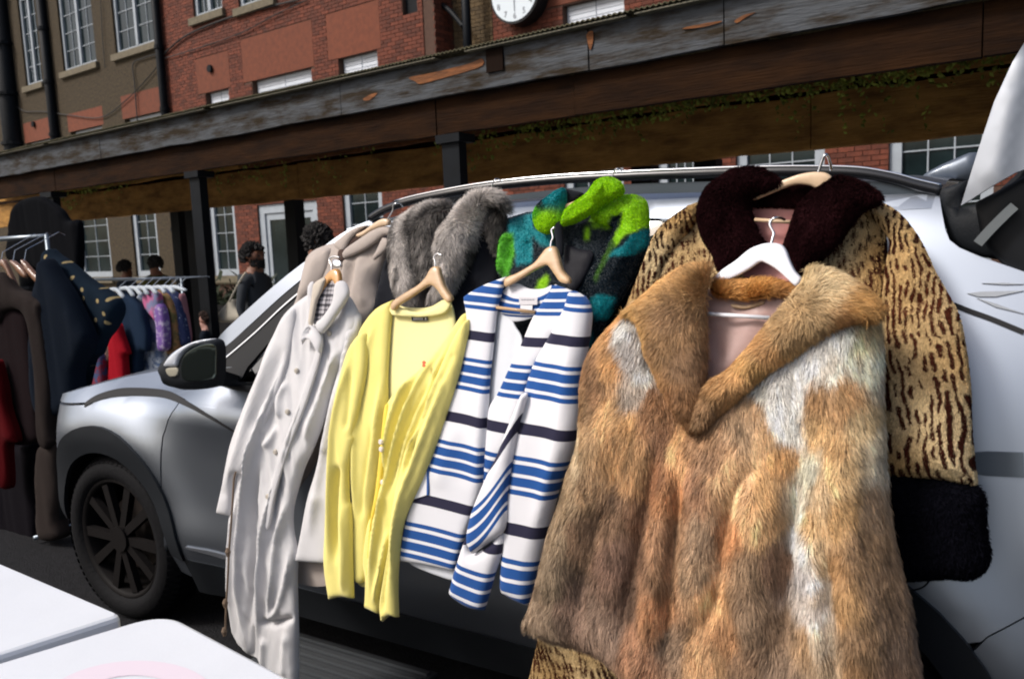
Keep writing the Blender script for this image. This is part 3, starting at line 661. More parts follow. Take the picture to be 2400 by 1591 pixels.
# wheel wells and hidden far side, floor
far = MB().prism([(-4.0, .3), (-4.05, .8), (-3.2, 1.03), (-2.45, 1.12), (.5, 1.12), (.62, .8), (.6, .3)], 3.64, 3.70); far.build('far_side', m_paint, car)
MB().box(-3.95, .55, 2.25, 3.63, .25, .35).build('floor_pan', m_black, car)
for wx in (XF, XR):
    pts = arch(wx, AR+.03, 0, 180, 14); q = MB()
    for i in range(14):
        a, b = pts[i], pts[i+1]; q.add([(a[0], 2.0, a[1]), (b[0], 2.0, b[1]), (b[0], 2.35, b[1]), (a[0], 2.35, a[1])], [(0, 1, 2, 3)])
    q.add([(p[0], 2.35, p[1]) for p in pts], [tuple(range(len(pts)))]); q.build('wheel_well', m_seam, car)
m_rim = mat('dark alloy wheel', (.006, .005, .005), .65, .0, spec=.12)
def wheel(wx):
    q = MB(); n = 56; y0, y1 = 1.955, 2.18; prof_ = [(.255, y0+.025), (.27, y0+.003), (.30, y0-.004), (.338, y0+.010), (.355, y0+.035), (.36, y0+.06), (.36, y1-.06), (.33, y1), (.25, y1)]
    for i in range(n):
        a = 2*math.pi*i/n
        for r, y in prof_: q.V.append((wx+r*math.cos(a), y, ZW+r*math.sin(a)))
    m_ = len(prof_)
    for i in range(n):
        for j in range(m_-1): q.F.append((i*m_+j, i*m_+j+1, ((i+1) % n)*m_+j+1, ((i+1) % n)*m_+j))
    w_ = q.build('wheel', m_rub, car, smooth=True)
    tr = MB()
    for i in range(70):
        a = 2*math.pi*i/70; c, s = math.cos(a), math.sin(a); t = np.array([-s, c])*.011
        V4 = [(wx+r*c+sg*t[0], y, ZW+r*s+sg*t[1]) for r, y in ((.335, y0+.002), (.366, y0+.05), (.366, y1-.05)) for sg in (-1, 1)]
        tr.add(V4, [(0, 1, 3, 2), (2, 3, 5, 4)])
    tr.build('tread_blocks', m_rub, car, w_)
    r_ = MB(); n = 48
    for i in range(n):
        a = 2*math.pi*i/n
        for r, y in ((.262, y0+.018), (.252, y0+.012), (.238, y0+.03), (.232, y0+.16)): r_.V.append((wx+r*math.cos(a), y, ZW+r*math.sin(a)))
    for i in range(n):
        for j in range(3): r_.F.append((i*4+j, i*4+j+1, ((i+1) % n)*4+j+1, ((i+1) % n)*4+j))
    r_.build('rim', m_rim, car, w_, smooth=True)
    sp = None
    for k in range(5):
        for sg in (-1, 1):
            a = 2*math.pi*k/5+.3; b = MB(); c0 = a+sg*.28; c1 = a+sg*.36
            pA = [(.05, a+sg*.05), (.05, a+sg*.75), (.238, c1+.06*sg), (.238, c0-.03*sg)]
            pts = [(wx+r*math.cos(t), ZW+r*math.sin(t)) for r, t in pA]
            if sg < 0: pts = pts[::-1]
            b.prism(pts, y0+.022, y0+.05); b.build('spoke', m_rim, car, w_)
    MB().prism([(wx+.055*math.cos(t), ZW+.055*math.sin(t)) for t in np.linspace(0, 6.283, 20)[:-1]], y0+.012, y0+.06).build('hub_cap', m_rim, car, w_)
    MB().prism([(wx+.16*math.cos(t), ZW+.16*math.sin(t)) for t in np.linspace(0, 6.283, 30)[:-1]], y0+.10, y0+.115).build('brake_disc', mat('brake disc', (.12, .1, .09), .4, .9), car, w_)
wheel(XF); wheel(XR)
# cabin: pillars, cant rail, roof, windows
apil = cI((415, 1440), (455, 1385), (700, 1170), (950, 965), (1240, 715), (1255, 735), (1250, 760), (1120, 880), (800, 1160), (480, 1450))
panel(car, 'a_pillar', [(512, 792), (580, 725), (660, 655), (716, 612), (800, 548), (880, 512), (905, 520), (820, 570), (735, 632), (660, 693), (590, 757), (525, 813)], cside, m_paint, smooth=True, T=0, res=.02, thick=.03)
panel(car, 'window_seal', [(524, 816), (590, 760), (660, 696), (735, 635), (820, 573), (830, 580), (745, 645), (668, 708), (600, 772), (532, 830)], cside, m_black, smooth=False, T=0, res=.03, thick=.02)
strip('chrome_line', [(530, 838), (600, 778), (668, 714), (745, 651), (830, 586)], cside, .005, m_chrome, off=.004, xz=False)
panel(car, 'window_frame', [(534, 832), (600, 782), (670, 718), (750, 655), (835, 590), (850, 600), (760, 675), (690, 745), (625, 808), (580, 860), (562, 895), (535, 893), (512, 872)], cside, m_black, smooth=False, T=0, res=.03, thick=.02)
gl = [(583, 862), (628, 812), (692, 750), (762, 680), (850, 605)]
gx = P2(gl)
panel(car, 'front_window', [(-2.28, 1.105)]+gx+[(-1.9, 1.595), (Bx-.03, 1.60), (Bx-.03, 1.12)], lambda x, z: cside(x, z)+.012, m_dkgl, **CP)
panel(car, 'rear_window', [(Bx+.03, 1.12), (Bx+.03, 1.60), (-.98, 1.60), (-.70, 1.58), (-.56, 1.5), (-.56, 1.15)], lambda x, z: cside(x, z)+.012, m_dkgl, **CP)
panel(car, 'b_pillar', [(Bx-.035, 1.10), (Bx-.035, 1.61), (Bx+.035, 1.61), (Bx+.035, 1.10)], cside, m_black, **CP)
strip('belt_seal', cE((925, 238), (990, 262), (1060, 278), (1150, 283)), cside, .014, m_chrome, off=.008, xz=False)
strip('belt_seal', cE((925, 262), (990, 285), (1060, 300), (1150, 306)), cside, .022, m_black, off=.008, xz=False)
strip('belt_seal', [(-2.2, 1.103), (-1.6, 1.112), (-.6, 1.135)], cside, .02, m_chrome, off=.008)
# inside: dashboard, steering wheel, seats
MB().box(-2.62, -2.15, 2.15, 3.5, .80, 1.06).build('dashboard', m_cladding, car)
MB().tube([(-1.98+.07*math.cos(t)*.3, 2.55+.19*math.cos(t), 1.02+.19*math.sin(t)) for t in np.linspace(0, 6.283, 25)], .014, 8, False).build('steering_wheel', m_black, car)
m_seat = mat('grey seat cloth', (.06, .062, .065), .9)
for y in (2.3, 3.0):
    s_ = MB().prism([(-1.75, .55), (-1.65, 1.12), (-1.58, 1.38), (-1.50, 1.38), (-1.48, 1.1), (-1.55, .5)], y, y+.45).build('seat', m_seat, car)
# cant rail + roof
rail_lo = [(-1.93, 1.598), (-1.5, 1.604), (-1.0, 1.606), (-.70, 1.588), (-.34, 1.586), (-.135, 1.585)]
panel(car, 'cant_rail', rail_lo+P2([(2196, 449)])+[(-.16, 1.655), (-.6, 1.665), (-1.2, 1.668), (-1.7, 1.655), (-1.95, 1.612)], cside, m_paint, **CP)
V = []; F = []; nx, ny = 20, 16
for i in range(nx+1):
    x = -1.95+1.84*i/nx; ze = np.interp(x, [-2.35, -1.95, -1.7, -1.2, -.6, -.16, -.11], [1.42, 1.615, 1.655, 1.668, 1.665, 1.655, 1.64]); y0 = float(cside(x, ze))
    for j in range(ny+1): t = j/ny; V.append((x, y0+(5.62-2*y0)*t, ze+.035*math.sin(math.pi*t)**.7))
for i in range(nx):
    for j in range(ny): k = i*(ny+1)+j; F.append((k, k+1, k+ny+2, k+ny+1))
mesh('roof', V, F, m_paint, car, smooth=True)
# windscreen, spanning between the pillars
pl_ = P2([(516, 798), (590, 728), (668, 658), (735, 612), (820, 556)]); V = []; F = []
for x, z in pl_:
    y0 = float(cside(x, z))+.02
    for j in range(7): t = j/6; V.append((x+.02, y0+(5.6-2*y0)*t, z-.02))
for i in range(len(pl_)-1):
    for j in range(6): k = i*7+j; F.append((k, k+1, k+8, k+7))
mesh('windscreen', V, F, m_dkgl, car, smooth=True)
# roof rails: black bar with a bright edge
def rail3(pts, Y, dz=0): return [onW(x, y, Y)+np.array([0, 0, dz]) for x, y in pts]
rp_ = [(868, 512), (905, 490), (960, 472), (1040, 455), (1150, 437), (1300, 422), (1450, 414), (1600, 408), (1750, 403), (1900, 402), (2010, 405), (2090, 418), (2150, 434), (2205, 447)]
r1 = spl3(rail3(rp_, 2.17), 4)
rr = MB().tube(r1, .014, 10).build('roof_rail', mat('gloss black rail', (.012, .013, .016), .25, spec=.6), car, smooth=True)
MB().tube([p+np.array([0, -.008, .0125]) for p in r1[6:]], .0035, 6).build('rail_edge', m_chrome, car, rr, smooth=True)
panel(car, 'rail_base', [(875, 530), (960, 500), (1100, 470), (1400, 436), (1750, 424), (2050, 425), (2160, 443), (2200, 452), (2170, 462), (1900, 450), (1600, 452), (1300, 462), (1100, 482), (960, 520), (890, 545)], lambda x, z: cflat(x, z)*0+2.172, mat('rail foot grey', (.055, .07, .085), .4, .3), smooth=True, T=0, res=.03, thick=.01)
# quarter: black glass line, tail lamp slivers, painted reflection line
strip('quarter_gap', cK((1955, 930), (2050, 968), (2180, 1015), (2366, 1092)), cside, .010, m_seam, off=.004, xz=False)
strip('quarter_reflection', cD((990, 222), (1100, 226), (1327, 234)), cside, [.04, .05, .05], mat('grey painted reflection', (.09, .11, .13), .5, spec=.3), off=.006, xz=False, thick=.01)  # soft grey reflection on the rear quarter, built as a coloured strip
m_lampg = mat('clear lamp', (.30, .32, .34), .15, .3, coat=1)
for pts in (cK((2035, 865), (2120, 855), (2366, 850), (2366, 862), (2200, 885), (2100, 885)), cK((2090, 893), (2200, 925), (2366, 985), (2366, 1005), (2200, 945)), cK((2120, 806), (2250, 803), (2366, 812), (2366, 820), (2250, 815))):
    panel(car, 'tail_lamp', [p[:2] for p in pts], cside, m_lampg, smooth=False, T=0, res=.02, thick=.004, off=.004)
# raised tailgate with spoiler, seals and strut
tg = [(2252, 482), (2290, 360), (2330, 240), (2372, 150), (2400, 105), (2470, 60), (2470, 360), (2435, 385), (2380, 405), (2320, 440)]
panel(car, 'tailgate', tg, lambda x, z: 0*x+2.04, mat('tailgate silver', (.42, .45, .50), .45, .6), smooth=False, T=0, R=.05, res=.02, thick=.04, folds=[([(2330, 420), (2355, 300), (2385, 180), (2405, 100)], .02, .02, 0)])
panel(car, 'tailgate_glass', [(2285, 475), (2330, 452), (2390, 418), (2440, 395), (2500, 370), (2500, 700), (2400, 672), (2330, 600), (2300, 560)], lambda x, z: 0*x+2.10, m_black, smooth=False, T=.01, R=.03, res=.03, thick=.03)
panel(car, 'tail_opening', cQ((755, 1105), (800, 1085), (960, 1030), (900, 1230), (1100, 1180), (1400, 900), (1400, 1600), (1200, 1600), (1040, 1572), (900, 1508), (830, 1450), (795, 1330)), lambda x, z: 0*x+2.16, m_cladding, smooth=False, T=.02, R=.05, res=.03, thick=.05)
panel(car, 'spoiler', cQ((628, 1012), (720, 950), (850, 890), (1030, 835), (1010, 1030), (850, 1035), (700, 1032)), lambda x, z: 0*x+2.75, mat('spoiler paint', (.10, .12, .15), .4, .5, coat=.3), smooth=True, T=.02, R=.05, res=.03, thick=.04)
strip('tail_strut', cQ((1030, 1480), (1120, 1380), (1230, 1270), (1290, 1215)), lambda x, z: 0*x+2.07, .02, mat('dull strut', (.2, .22, .23), .4, .6), off=.01, xz=False, thick=.02)
# door mirror on its stalk
mr_pts = cE((622, 172), (650, 130), (700, 90), (770, 55), (840, 38), (890, 40), (912, 60), (920, 120), (918, 230), (905, 290), (860, 305), (760, 312), (700, 300), (655, 285), (635, 240), (620, 205))
mfun = lambda x, z: 0*x+1.80
mi = panel(car, 'door_mirror', mr_pts, mfun, m_cladding, T=.055, R=.06, res=.012, thick=.03)
cap = cE((621, 176), (650, 130), (700, 88), (770, 53), (842, 36), (880, 38), (790, 62), (730, 100), (700, 150), (690, 180), (640, 185))
panel(car, 'mirror_cap', cap, mfun, mat('mirror cap silver', (.60, .63, .68), .35, .3), T=.012, R=.02, res=.010, thick=.02, off=.058, parent=mi['o'])
panel(car, 'mirror_glass', cE((712, 180), (725, 130), (770, 90), (830, 65), (885, 62), (900, 90), (900, 200), (895, 245), (840, 262), (745, 265), (715, 240)), mfun, mat('mirror glass', (.05, .065, .06), .02, .9), T=.002, R=.01, res=.02, thick=.004, off=.064, parent=mi['o'])
panel(car, 'indicator_lens', cE((630, 196), (690, 192), (690, 232), (655, 240), (636, 225)), mfun, mat('amber grey lens', (.30, .28, .22), .15), T=.003, R=.01, res=.012, thick=.01, off=.060, parent=mi['o'])
MB().add([tuple(onW(500, 860, 1.86)), tuple(onW(560, 880, 1.97)), tuple(onW(560, 905, 1.97)), tuple(onW(500, 905, 1.86)), tuple(onW(500, 860, 1.9)), tuple(onW(560, 880, 2.02)), tuple(onW(560, 905, 2.02)), tuple(onW(500, 905, 1.9))], [(0, 1, 2, 3), (4, 7, 6, 5), (0, 4, 5, 1), (3, 2, 6, 7)]).build('mirror_stalk', m_black, car, mi['o'])
# ------------------------------------------------------------------ hanging surfaces
def S_back(x, z): return 1.87+.19*sst((np.asarray(z)-1.05)/.6)
_fs = mono([0, .5, 1.0, 1.35, 1.6], [1.66, 1.70, 1.755, 1.84, 1.92])
def S_front(x, z): return _fs(np.asarray(z, float))+0*x
def S_fur(x, z): return _fs(np.asarray(z, float))-.09+0*x
def S_leo(x, z): return S_back(x, z)-.02
# hangers
m_wood = mat('pale hanger wood', (.56, .36, .19), .42, var=.25, vscale=10, stretch=(1, 1, 8), coat=.4)
m_wood2 = mat('orange hanger wood', (.60, .30, .09), .4, var=.2, vscale=10, coat=.4)
m_wood3 = mat('cream hanger wood', (.66, .47, .30), .45, var=.15, vscale=10, coat=.3)
m_whp = mat('white painted wood', (.80, .80, .84), .35, coat=.4)
def hanger(label, shape, surf, m, hook, bar=None, T=.010, off=0, hr=.0022, hm=None, hy=0, barm=None, hoff=.0, name='clothes_hanger'):
    P = on_surf([p[:2] for p in shape], lambda x, z: surf(x, z)-off); c = P.mean(0)
    t = Thing(name, label, 'hanger', c, group='hangers holding the clothes along the car')
    panel(t, 'body', shape, surf, m, res=.008, R=.009, T=T*.6, thick=T, off=off, ns=6)
    if hook:
        H3 = [on_surf([p[:2]], lambda x, z: surf(x, z)-off+hoff+(p[2] if len(p) > 2 else 0))[0] for p in hook]
        MB().tube(spl3(H3, 5), hr, 8).build('hook', hm or m_steel, t, smooth=True)
    if bar:
        B3 = [on_surf([p[:2]], lambda x, z: surf(x, z)-off)[0] for p in bar]; MB().tube(B3, .0045, 8).build('trouser_bar', barm or m, t, smooth=True)
    return t
GG = 'second hand clothes hanging along the side of the parked car'
def garment(name, label, cat, ref, surf):
    p = on_surf([ref], surf)[0]; return Thing(name, label, cat, p, group=GG)
def up_uv(x, z): return np.stack([x, z], 1)
# ---------------------------------------------------------------- taupe coat (back layer, left)
m_taupe = mat('taupe cotton', (.40, .34, .30), .85, var=.12, vscale=4, sheen=.2, bump=.15, bscale=400, bdist=.001)
m_taupe_d = mat('dark coat lining', (.055, .030, .022), .9)
tc = garment('trench_coat', 'taupe trench coat in the back row, its collar turned up, far left', 'coat', cI((1600, 700))[0], S_back)
tb = cI((1255, 720), (1285, 650), (1365, 590), (1510, 545), (1640, 560), (1760, 520), (1900, 450), (2010, 420), (2045, 500), (2000, 620), (1960, 760), (1905, 900), (1895, 1020), (1890, 1150), (1800, 1350), (1700, 1700), (1500, 2200), (1250, 2700), (1000, 2900), (900, 2500), (1080, 1500), (1180, 1050), (1215, 900))
body = panel(tc, 'body', tb, S_back, m_taupe, T=.035, R=.05, res=.013, folds=[(cI((1420, 640), (1400, 800), (1330, 1000), (1250, 1200)), .010, .014), (cI((1340, 660), (1290, 850), (1240, 1050)), .007, .010), (cI((1700, 640), (1660, 850), (1600, 1100)), .010, .018), (cI((1810, 620), (1790, 850), (1740, 1100), (1700, 1400)), .012, .022), (cI((1900, 700), (1850, 900), (1830, 1150)), .009, .014), (cI((1750, 700), (1720, 900), (1660, 1200)), .006, -.012), (cI((1590, 700), (1600, 900)), .012, -.02)], wr=[(.006, .03, .3, 4, .2)])
panel(tc, 'sleeve', cI((1250, 715), (1290, 655), (1370, 600), (1470, 600), (1470, 700), (1420, 850), (1330, 1010), (1240, 1100), (1170, 1200), (1110, 1300), (1120, 1180), (1200, 960)), S_back, m_taupe, T=.022, R=.03, off=.03, folds=[(cI((1380, 640), (1330, 850), (1240, 1060)), .008, .012), (cI((1300, 720), (1260, 900), (1200, 1080)), .006, .008)], wr=[(.004, .02, .2, 5, .2)])
panel(tc, 'back_collar', cI((1590, 610), (1640, 520), (1720, 450), (1800, 395), (1850, 385), (1840, 420), (1780, 480), (1700, 540), (1620, 620)), S_back, m_taupe_d, T=.006, R=.02, off=.035)
panel(tc, 'back_collar', cI((1500, 560), (1560, 500), (1650, 430), (1740, 392), (1810, 386), (1740, 430), (1650, 520), (1600, 610), (1560, 620)), S_back, m_taupe, T=.010, R=.02, off=.042)
panel(tc, 'lapel', cI((1580, 640, 1), (1620, 590), (1720, 520), (1850, 430), (1940, 395), (2010, 400), (2040, 440), (2030, 470), (1960, 480), (1900, 530), (1800, 600), (1700, 650), (1590, 692, 1)), S_back, m_taupe, T=.012, R=.02, off=.05)
panel(tc, 'lapel', cI((1945, 500, 1), (2010, 510), (2045, 540), (2000, 590), (1940, 650), (1870, 705, 1), (1855, 690), (1900, 600)), S_back, m_taupe, T=.010, R=.02, off=.056)
panel(tc, 'epaulette', cI((1540, 620), (1585, 610), (1600, 690), (1545, 715)), S_back, m_taupe_d, T=.006, R=.01, off=.05)
panel(tc, 'belt_buckle', cI((1490, 700), (1560, 712), (1555, 770), (1495, 760)), S_back, m_steel, T=.004, R=.01, off=.055)
hanger('pale wooden hanger in taupe trench coat collar, leftmost along the roof', cI((1705, 470), (1780, 430), (1860, 370), (1930, 330), (1985, 325), (2010, 350), (1995, 385), (1940, 395), (1850, 430), (1770, 480), (1720, 492)), S_back, m_wood3, cI((1990, 345), (2010, 300), (2040, 250), (2045, 200, -.0), (2075, 182, .0), (2110, 185, .02), (2130, 210, .04)), off=.055)
# ---------------------------------------------------------------- coat with grey fur collar
m_navy = mat('black navy wool', (.009, .010, .014), .95, spec=.1, sheen=.1, bump=.3, bscale=300, bdist=.002)
m_hair = mat('fur strands', attr='Col', rough=.6, spec=.18)
m_plush = mat('plush strands', attr='Col', rough=1, spec=.02)
fc = garment('fur_collar_coat', 'black coat with shaggy grey fur collar, between taupe coat and green fleece', 'coat', cJ((600, 900))[0], S_back)
def fcc(x, z): return S_back(x, z)+.012
panel(fc, 'body', cJ((200, 700), (400, 500), (700, 420), (1000, 480), (1085, 560), (1060, 750), (1040, 950), (1080, 1300), (900, 1560), (300, 1560), (60, 1300), (120, 1000)), fcc, m_navy, T=.03, R=.05, folds=[(cJ((880, 520), (820, 760), (740, 1000)), .012, .015), (cJ((160, 900), (140, 1050)), .01, .01), (cJ((960, 560), (940, 760), (900, 950)), .008, .02)], wr=[(.006, .04, .3, 9, .2)])
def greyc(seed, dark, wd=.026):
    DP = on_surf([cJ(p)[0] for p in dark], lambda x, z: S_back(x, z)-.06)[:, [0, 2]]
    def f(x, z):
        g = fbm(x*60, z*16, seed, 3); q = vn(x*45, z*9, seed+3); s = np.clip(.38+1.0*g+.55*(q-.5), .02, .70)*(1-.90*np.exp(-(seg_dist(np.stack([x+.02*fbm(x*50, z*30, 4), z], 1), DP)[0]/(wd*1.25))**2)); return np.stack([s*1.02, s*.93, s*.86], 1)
    return f
lobL = cJ((250, 520), (290, 440), (380, 380), (470, 330), (570, 315), (660, 330), (690, 375), (630, 420), (575, 500), (545, 600), (555, 720), (540, 860), (500, 980), (450, 1080), (350, 1090), (290, 1020), (255, 900), (235, 760), (232, 620))
lobR = cJ((600, 560), (640, 470), (720, 390), (800, 300), (900, 245), (1000, 232), (1070, 265), (1105, 330), (1095, 380), (1040, 345), (970, 350), (925, 420), (880, 510), (845, 640), (780, 780), (710, 900), (660, 1000), (600, 1060), (540, 1080), (560, 980), (600, 880), (580, 770), (575, 650))
def flow(c1, c2, split):      # combing direction from points
    P = np.array([[*on_surf([p[:2]], S_back)[0][[0, 2]]] for p in c1]); D = np.array(c2, float)
    def f(x, z):
        Q = np.stack([x, z], 1); d = np.linalg.norm(Q[:, None]-P[None], axis=2); w = 1/(d**3+1e-5); w /= w.sum(1, keepdims=True); dd = w@D; return np.stack([dd[:, 0], -.0+0*x, dd[:, 1]], 1)
    return f
m_furbase = mat('grey fur skin', (.10, .085, .075), 1)
pl = panel(fc, 'collar', lobL, S_back, m_furbase, T=.05, R=.07, off=.045, res=.012)
fur(fc, 'fur', pl, m_hair, 20000, .036, W=.0013, col=greyc(3, ((620, 370), (520, 470), (440, 620), (440, 800), (470, 980))), parent=pl['o'], lift=.55, clump=.5, seed=4, dirf=flow(cJ((560, 330), (400, 420), (280, 560), (280, 800), (400, 1000), (480, 700)), [(-.3, .6), (-.8, .1), (-.7, -.8), (-.1, -1), (.1, -1), (.3, -.9)], 0))
pl2 = panel(fc, 'collar', lobR, S_back, m_furbase, T=.055, R=.07, off=.055, res=.012)
fur(fc, 'fur', pl2, m_hair, 25000, .038, W=.0013, col=greyc(8, ((960, 345), (1040, 345), (1080, 420), (1070, 520)), .02), parent=pl2['o'], lift=.55, clump=.5, seed=5, dirf=flow(cJ((1000, 240), (850, 300), (700, 450), (620, 700), (650, 950), (800, 650), (1090, 350)), [(.1, .9), (-.5, .5), (-.8, -.4), (-.5, -1), (-.3, -1), (0, -1), (.8, -.3)], 0))
def darkc(x, z): s = np.clip(.05+.35*fbm(x*50, z*20, 6, 2)**2*6, .015, .4); return np.stack([s, s*.9, s*.82], 1)
pl3 = panel(fc, 'collar_lining', cJ((930, 420), (980, 360), (1050, 355), (1095, 400), (1085, 480), (1060, 570), (1030, 680), (1000, 600), (960, 520)), S_back, m_taupe_d, T=.02, R=.03, off=.03, res=.012)
fur(fc, 'fur', pl3, m_hair, 2600, .035, col=darkc, parent=pl3['o'], seed=6, lift=.7)
pl4 = panel(fc, 'collar_lining', cJ((450, 450), (560, 380), (640, 380), (580, 480), (545, 600), (560, 760), (540, 880), (480, 900), (410, 760), (400, 580)), S_back, m_taupe_d, T=.02, R=.03, off=.082, res=.012)
fur(fc, 'fur', pl4, m_hair, 5000, .035, col=lambda x, z: darkc(x, z)*1.6, parent=pl4['o'], seed=7, lift=.6, comb=(.15, 0, -1))
hanger('wooden hanger showing through the grey fur collar', cJ((505, 625), (520, 600), (700, 540), (900, 480), (1030, 450), (1062, 470), (1055, 530), (1030, 555), (1015, 500), (880, 520), (650, 600), (530, 640)), S_back, m_wood, cJ((1000, 470), (985, 300), (985, 210), (995, 165), (1015, 132), (1040, 128, .02), (1060, 150, .04)), off=.02, hr=.0018)
# ---------------------------------------------------------------- green fleece
GC = {'lime': (.30, .62, .008), 'teal': (.008, .22, .25), 'blk': (.006, .012, .018), 'navy': (.008, .016, .028), 'grn': (.09, .40, .02)}
fpts = [((1200, 440), 'teal'), ((1260, 560), 'teal'), ((1150, 500), 'teal'), ((1250, 700), 'teal'), ((1230, 640), 'teal'), ((1100, 600), 'grn'), ((1110, 700), 'grn'), ((1120, 800), 'grn'), ((1075, 760), 'lime'), ((1070, 870), 'teal'), ((1400, 600), 'teal'), ((1350, 570), 'teal'), ((1400, 660), 'blk'), ((1320, 700), 'blk'), ((1200, 850), 'blk'), ((1300, 800), 'blk'),
        ((1400, 920), 'grn'), ((1380, 960), 'lime'), ((1600, 600), 'blk'), ((1650, 520), 'blk'), ((1720, 540), 'grn'), ((1720, 575), 'lime'), ((1800, 600), 'blk'), ((1780, 440), 'lime'), ((1850, 430), 'lime'), ((1950, 350), 'lime'), ((2060, 300), 'lime'), ((2150, 350), 'lime'), ((2140, 450), 'lime'), ((2060, 520), 'lime'), ((2010, 590), 'lime'), ((1980, 620), 'grn'), ((2150, 600), 'teal'), ((2160, 540), 'teal'), ((2080, 620), 'teal'),
        ((1950, 680), 'blk'), ((2000, 640), 'navy'), ((2080, 700), 'blk'), ((1900, 500), 'blk'), ((1850, 640), 'blk'), ((1950, 500), 'grn'), ((1870, 480), 'grn'), ((1700, 700), 'blk'), ((1780, 800), 'navy'), ((1650, 850), 'blk'), ((1820, 930), 'blk'), ((1880, 1050), 'teal'), ((1850, 1110), 'teal'), ((1910, 1000), 'teal'), ((1780, 1080), 'navy'), ((1740, 1250), 'navy'), ((1750, 1400), 'teal'), ((1990, 850), 'navy'), ((1990, 930), 'grn'), ((2000, 780), 'blk'), ((1900, 840), 'grn'), ((1870, 900), 'blk'), ((1930, 760), 'blk'), ((1600, 1000), 'blk'), ((1600, 750), 'blk'), ((1450, 800), 'blk'), ((1900, 1180), 'blk'), ((1680, 1100), 'blk'), ((2100, 500), 'lime')]
fpoly = [(((1090, 440), (1310, 380), (1320, 500), (1450, 560), (1460, 640), (1380, 640), (1310, 570), (1300, 770), (1190, 790), (1160, 600)), 'teal'),
         (((1075, 540), (1165, 540), (1168, 700), (1130, 860), (1040, 910), (1050, 700)), 'grn'), (((1740, 400), (1830, 340), (1960, 255), (2080, 240), (2180, 285), (2210, 380), (2205, 500), (2110, 540), (2050, 570), (2000, 640), (1950, 600), (2010, 470), (2050, 385), (1950, 410), (1880, 510), (1770, 490)), 'lime'),
         (((2110, 560), (2210, 500), (2210, 640), (2120, 690), (1960, 720), (1890, 770), (1960, 670), (2060, 640)), 'teal'), (((1705, 500), (1748, 500), (1745, 590), (1708, 592)), 'lime'), (((1330, 985), (1370, 895), (1420, 865), (1435, 900), (1420, 980)), 'lime'),
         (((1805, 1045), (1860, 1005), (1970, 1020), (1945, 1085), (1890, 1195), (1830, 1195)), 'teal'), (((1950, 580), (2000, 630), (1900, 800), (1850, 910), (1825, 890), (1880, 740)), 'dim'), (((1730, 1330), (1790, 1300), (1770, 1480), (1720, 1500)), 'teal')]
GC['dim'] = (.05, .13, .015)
_fq = [(on_surf([cJ(p)[0] for p in P], lambda x, z: S_back(x, z)-.03)[:, [0, 2]], np.array(GC[c])) for P, c in fpoly]
def fleece_col(x, z):
    Q = np.stack([x+.012*fbm(x*70, z*70, 1), z+.012*fbm(x*70, z*70, 5)], 1); c = np.tile(np.array(GC['blk']), (len(x), 1))
    for P, k in _fq:
        d = seg_dist(Q, P, True)[0]; d = np.where(inside(Q, P), d, -d); w = sst((d+.006)/.012)[:, None]; c = c*(1-w)+k[None]*w
    return np.clip(c, 0, 1)
m_flc = mat('fleece', attr='Col', rough=1, sheen=.5, bump=.5, bscale=260, bdist=.004)
gf = garment('fleece_jacket', 'hooded fleece in lime green, teal and black patches behind the striped jacket', 'jacket', cJ((1650, 800))[0], S_back)
def gfl(o, p, n, seed, colf=None): fur(gf, 'pile', p, m_plush, int(n*1.7), .006, W=.0017, col=colf or fleece_col, parent=p['o'], lift=1.4, clump=.3, seed=seed, jit=.9)
gb = panel(gf, 'body', cJ((1100, 445), (1200, 405), (1310, 380), (1400, 420), (1530, 450), (1700, 400), (1850, 420), (1950, 500), (1930, 700), (1850, 900), (1740, 1150), (1700, 1500), (1300, 1560), (1150, 1200), (1090, 900), (1045, 880), (1050, 700), (1070, 560)), S_back, m_flc, T=.04, R=.05, res=.010, col=fleece_col,
    folds=[(cJ((1130, 520), (1110, 700), (1090, 860)), .012, .02), (cJ((1180, 560), (1170, 760)), .005, -.012), (cJ((1310, 580), (1300, 760)), .006, -.012), (cJ((1530, 470), (1540, 700), (1550, 950)), .006, -.012), (cJ((1650, 660), (1640, 900)), .02, .01)], wr=[(.006, .05, .2, 12, .2)])
gfl(gf, gb, 14000, 21)
gs = panel(gf, 'sleeve', cJ((1760, 420), (1820, 350), (1950, 270), (2070, 250), (2155, 278), (2188, 350), (2195, 470), (2190, 620), (2150, 730), (2090, 850), (2040, 960), (1960, 1090), (1870, 1220), (1790, 1380), (1730, 1560), (1600, 1560), (1650, 1200), (1690, 950), (1790, 750), (1900, 560), (1930, 500), (1850, 480)), S_back, m_flc, T=.05, R=.06, off=.03, res=.010, col=fleece_col,
    folds=[(cJ((2060, 380), (1950, 560), (1800, 800), (1700, 980)), .014, -.026), (cJ((1950, 300), (2000, 380), (2000, 450)), .012, -.01), (cJ((2120, 500), (2060, 680), (1900, 940)), .02, .014)], wr=[(.004, .05, .15, 13, .3)])
gfl(gf, gs, 16000, 22)
hd = panel(gf, 'hood', cJ((1530, 470), (1560, 370), (1620, 310), (1720, 240), (1790, 150), (1850, 118), (1920, 122), (1980, 160), (2005, 215), (1990, 255), (1940, 275), (1880, 310), (1800, 370), (1700, 430), (1620, 470), (1560, 485)), S_back, m_flc, T=.05, R=.06, off=.075, res=.009, col=lambda x, z: np.tile(GC['lime'], (len(x), 1)), folds=[(cJ((1870, 200), (1930, 250), (1960, 270)), .008, -.012, .1)])
gfl(gf, hd, 6000, 23, lambda x, z: np.tile(GC['lime'], (len(x), 1))*(1-.75*sst((fbm(x*30, z*30, 2)-.12)/.2)[:, None]*0))
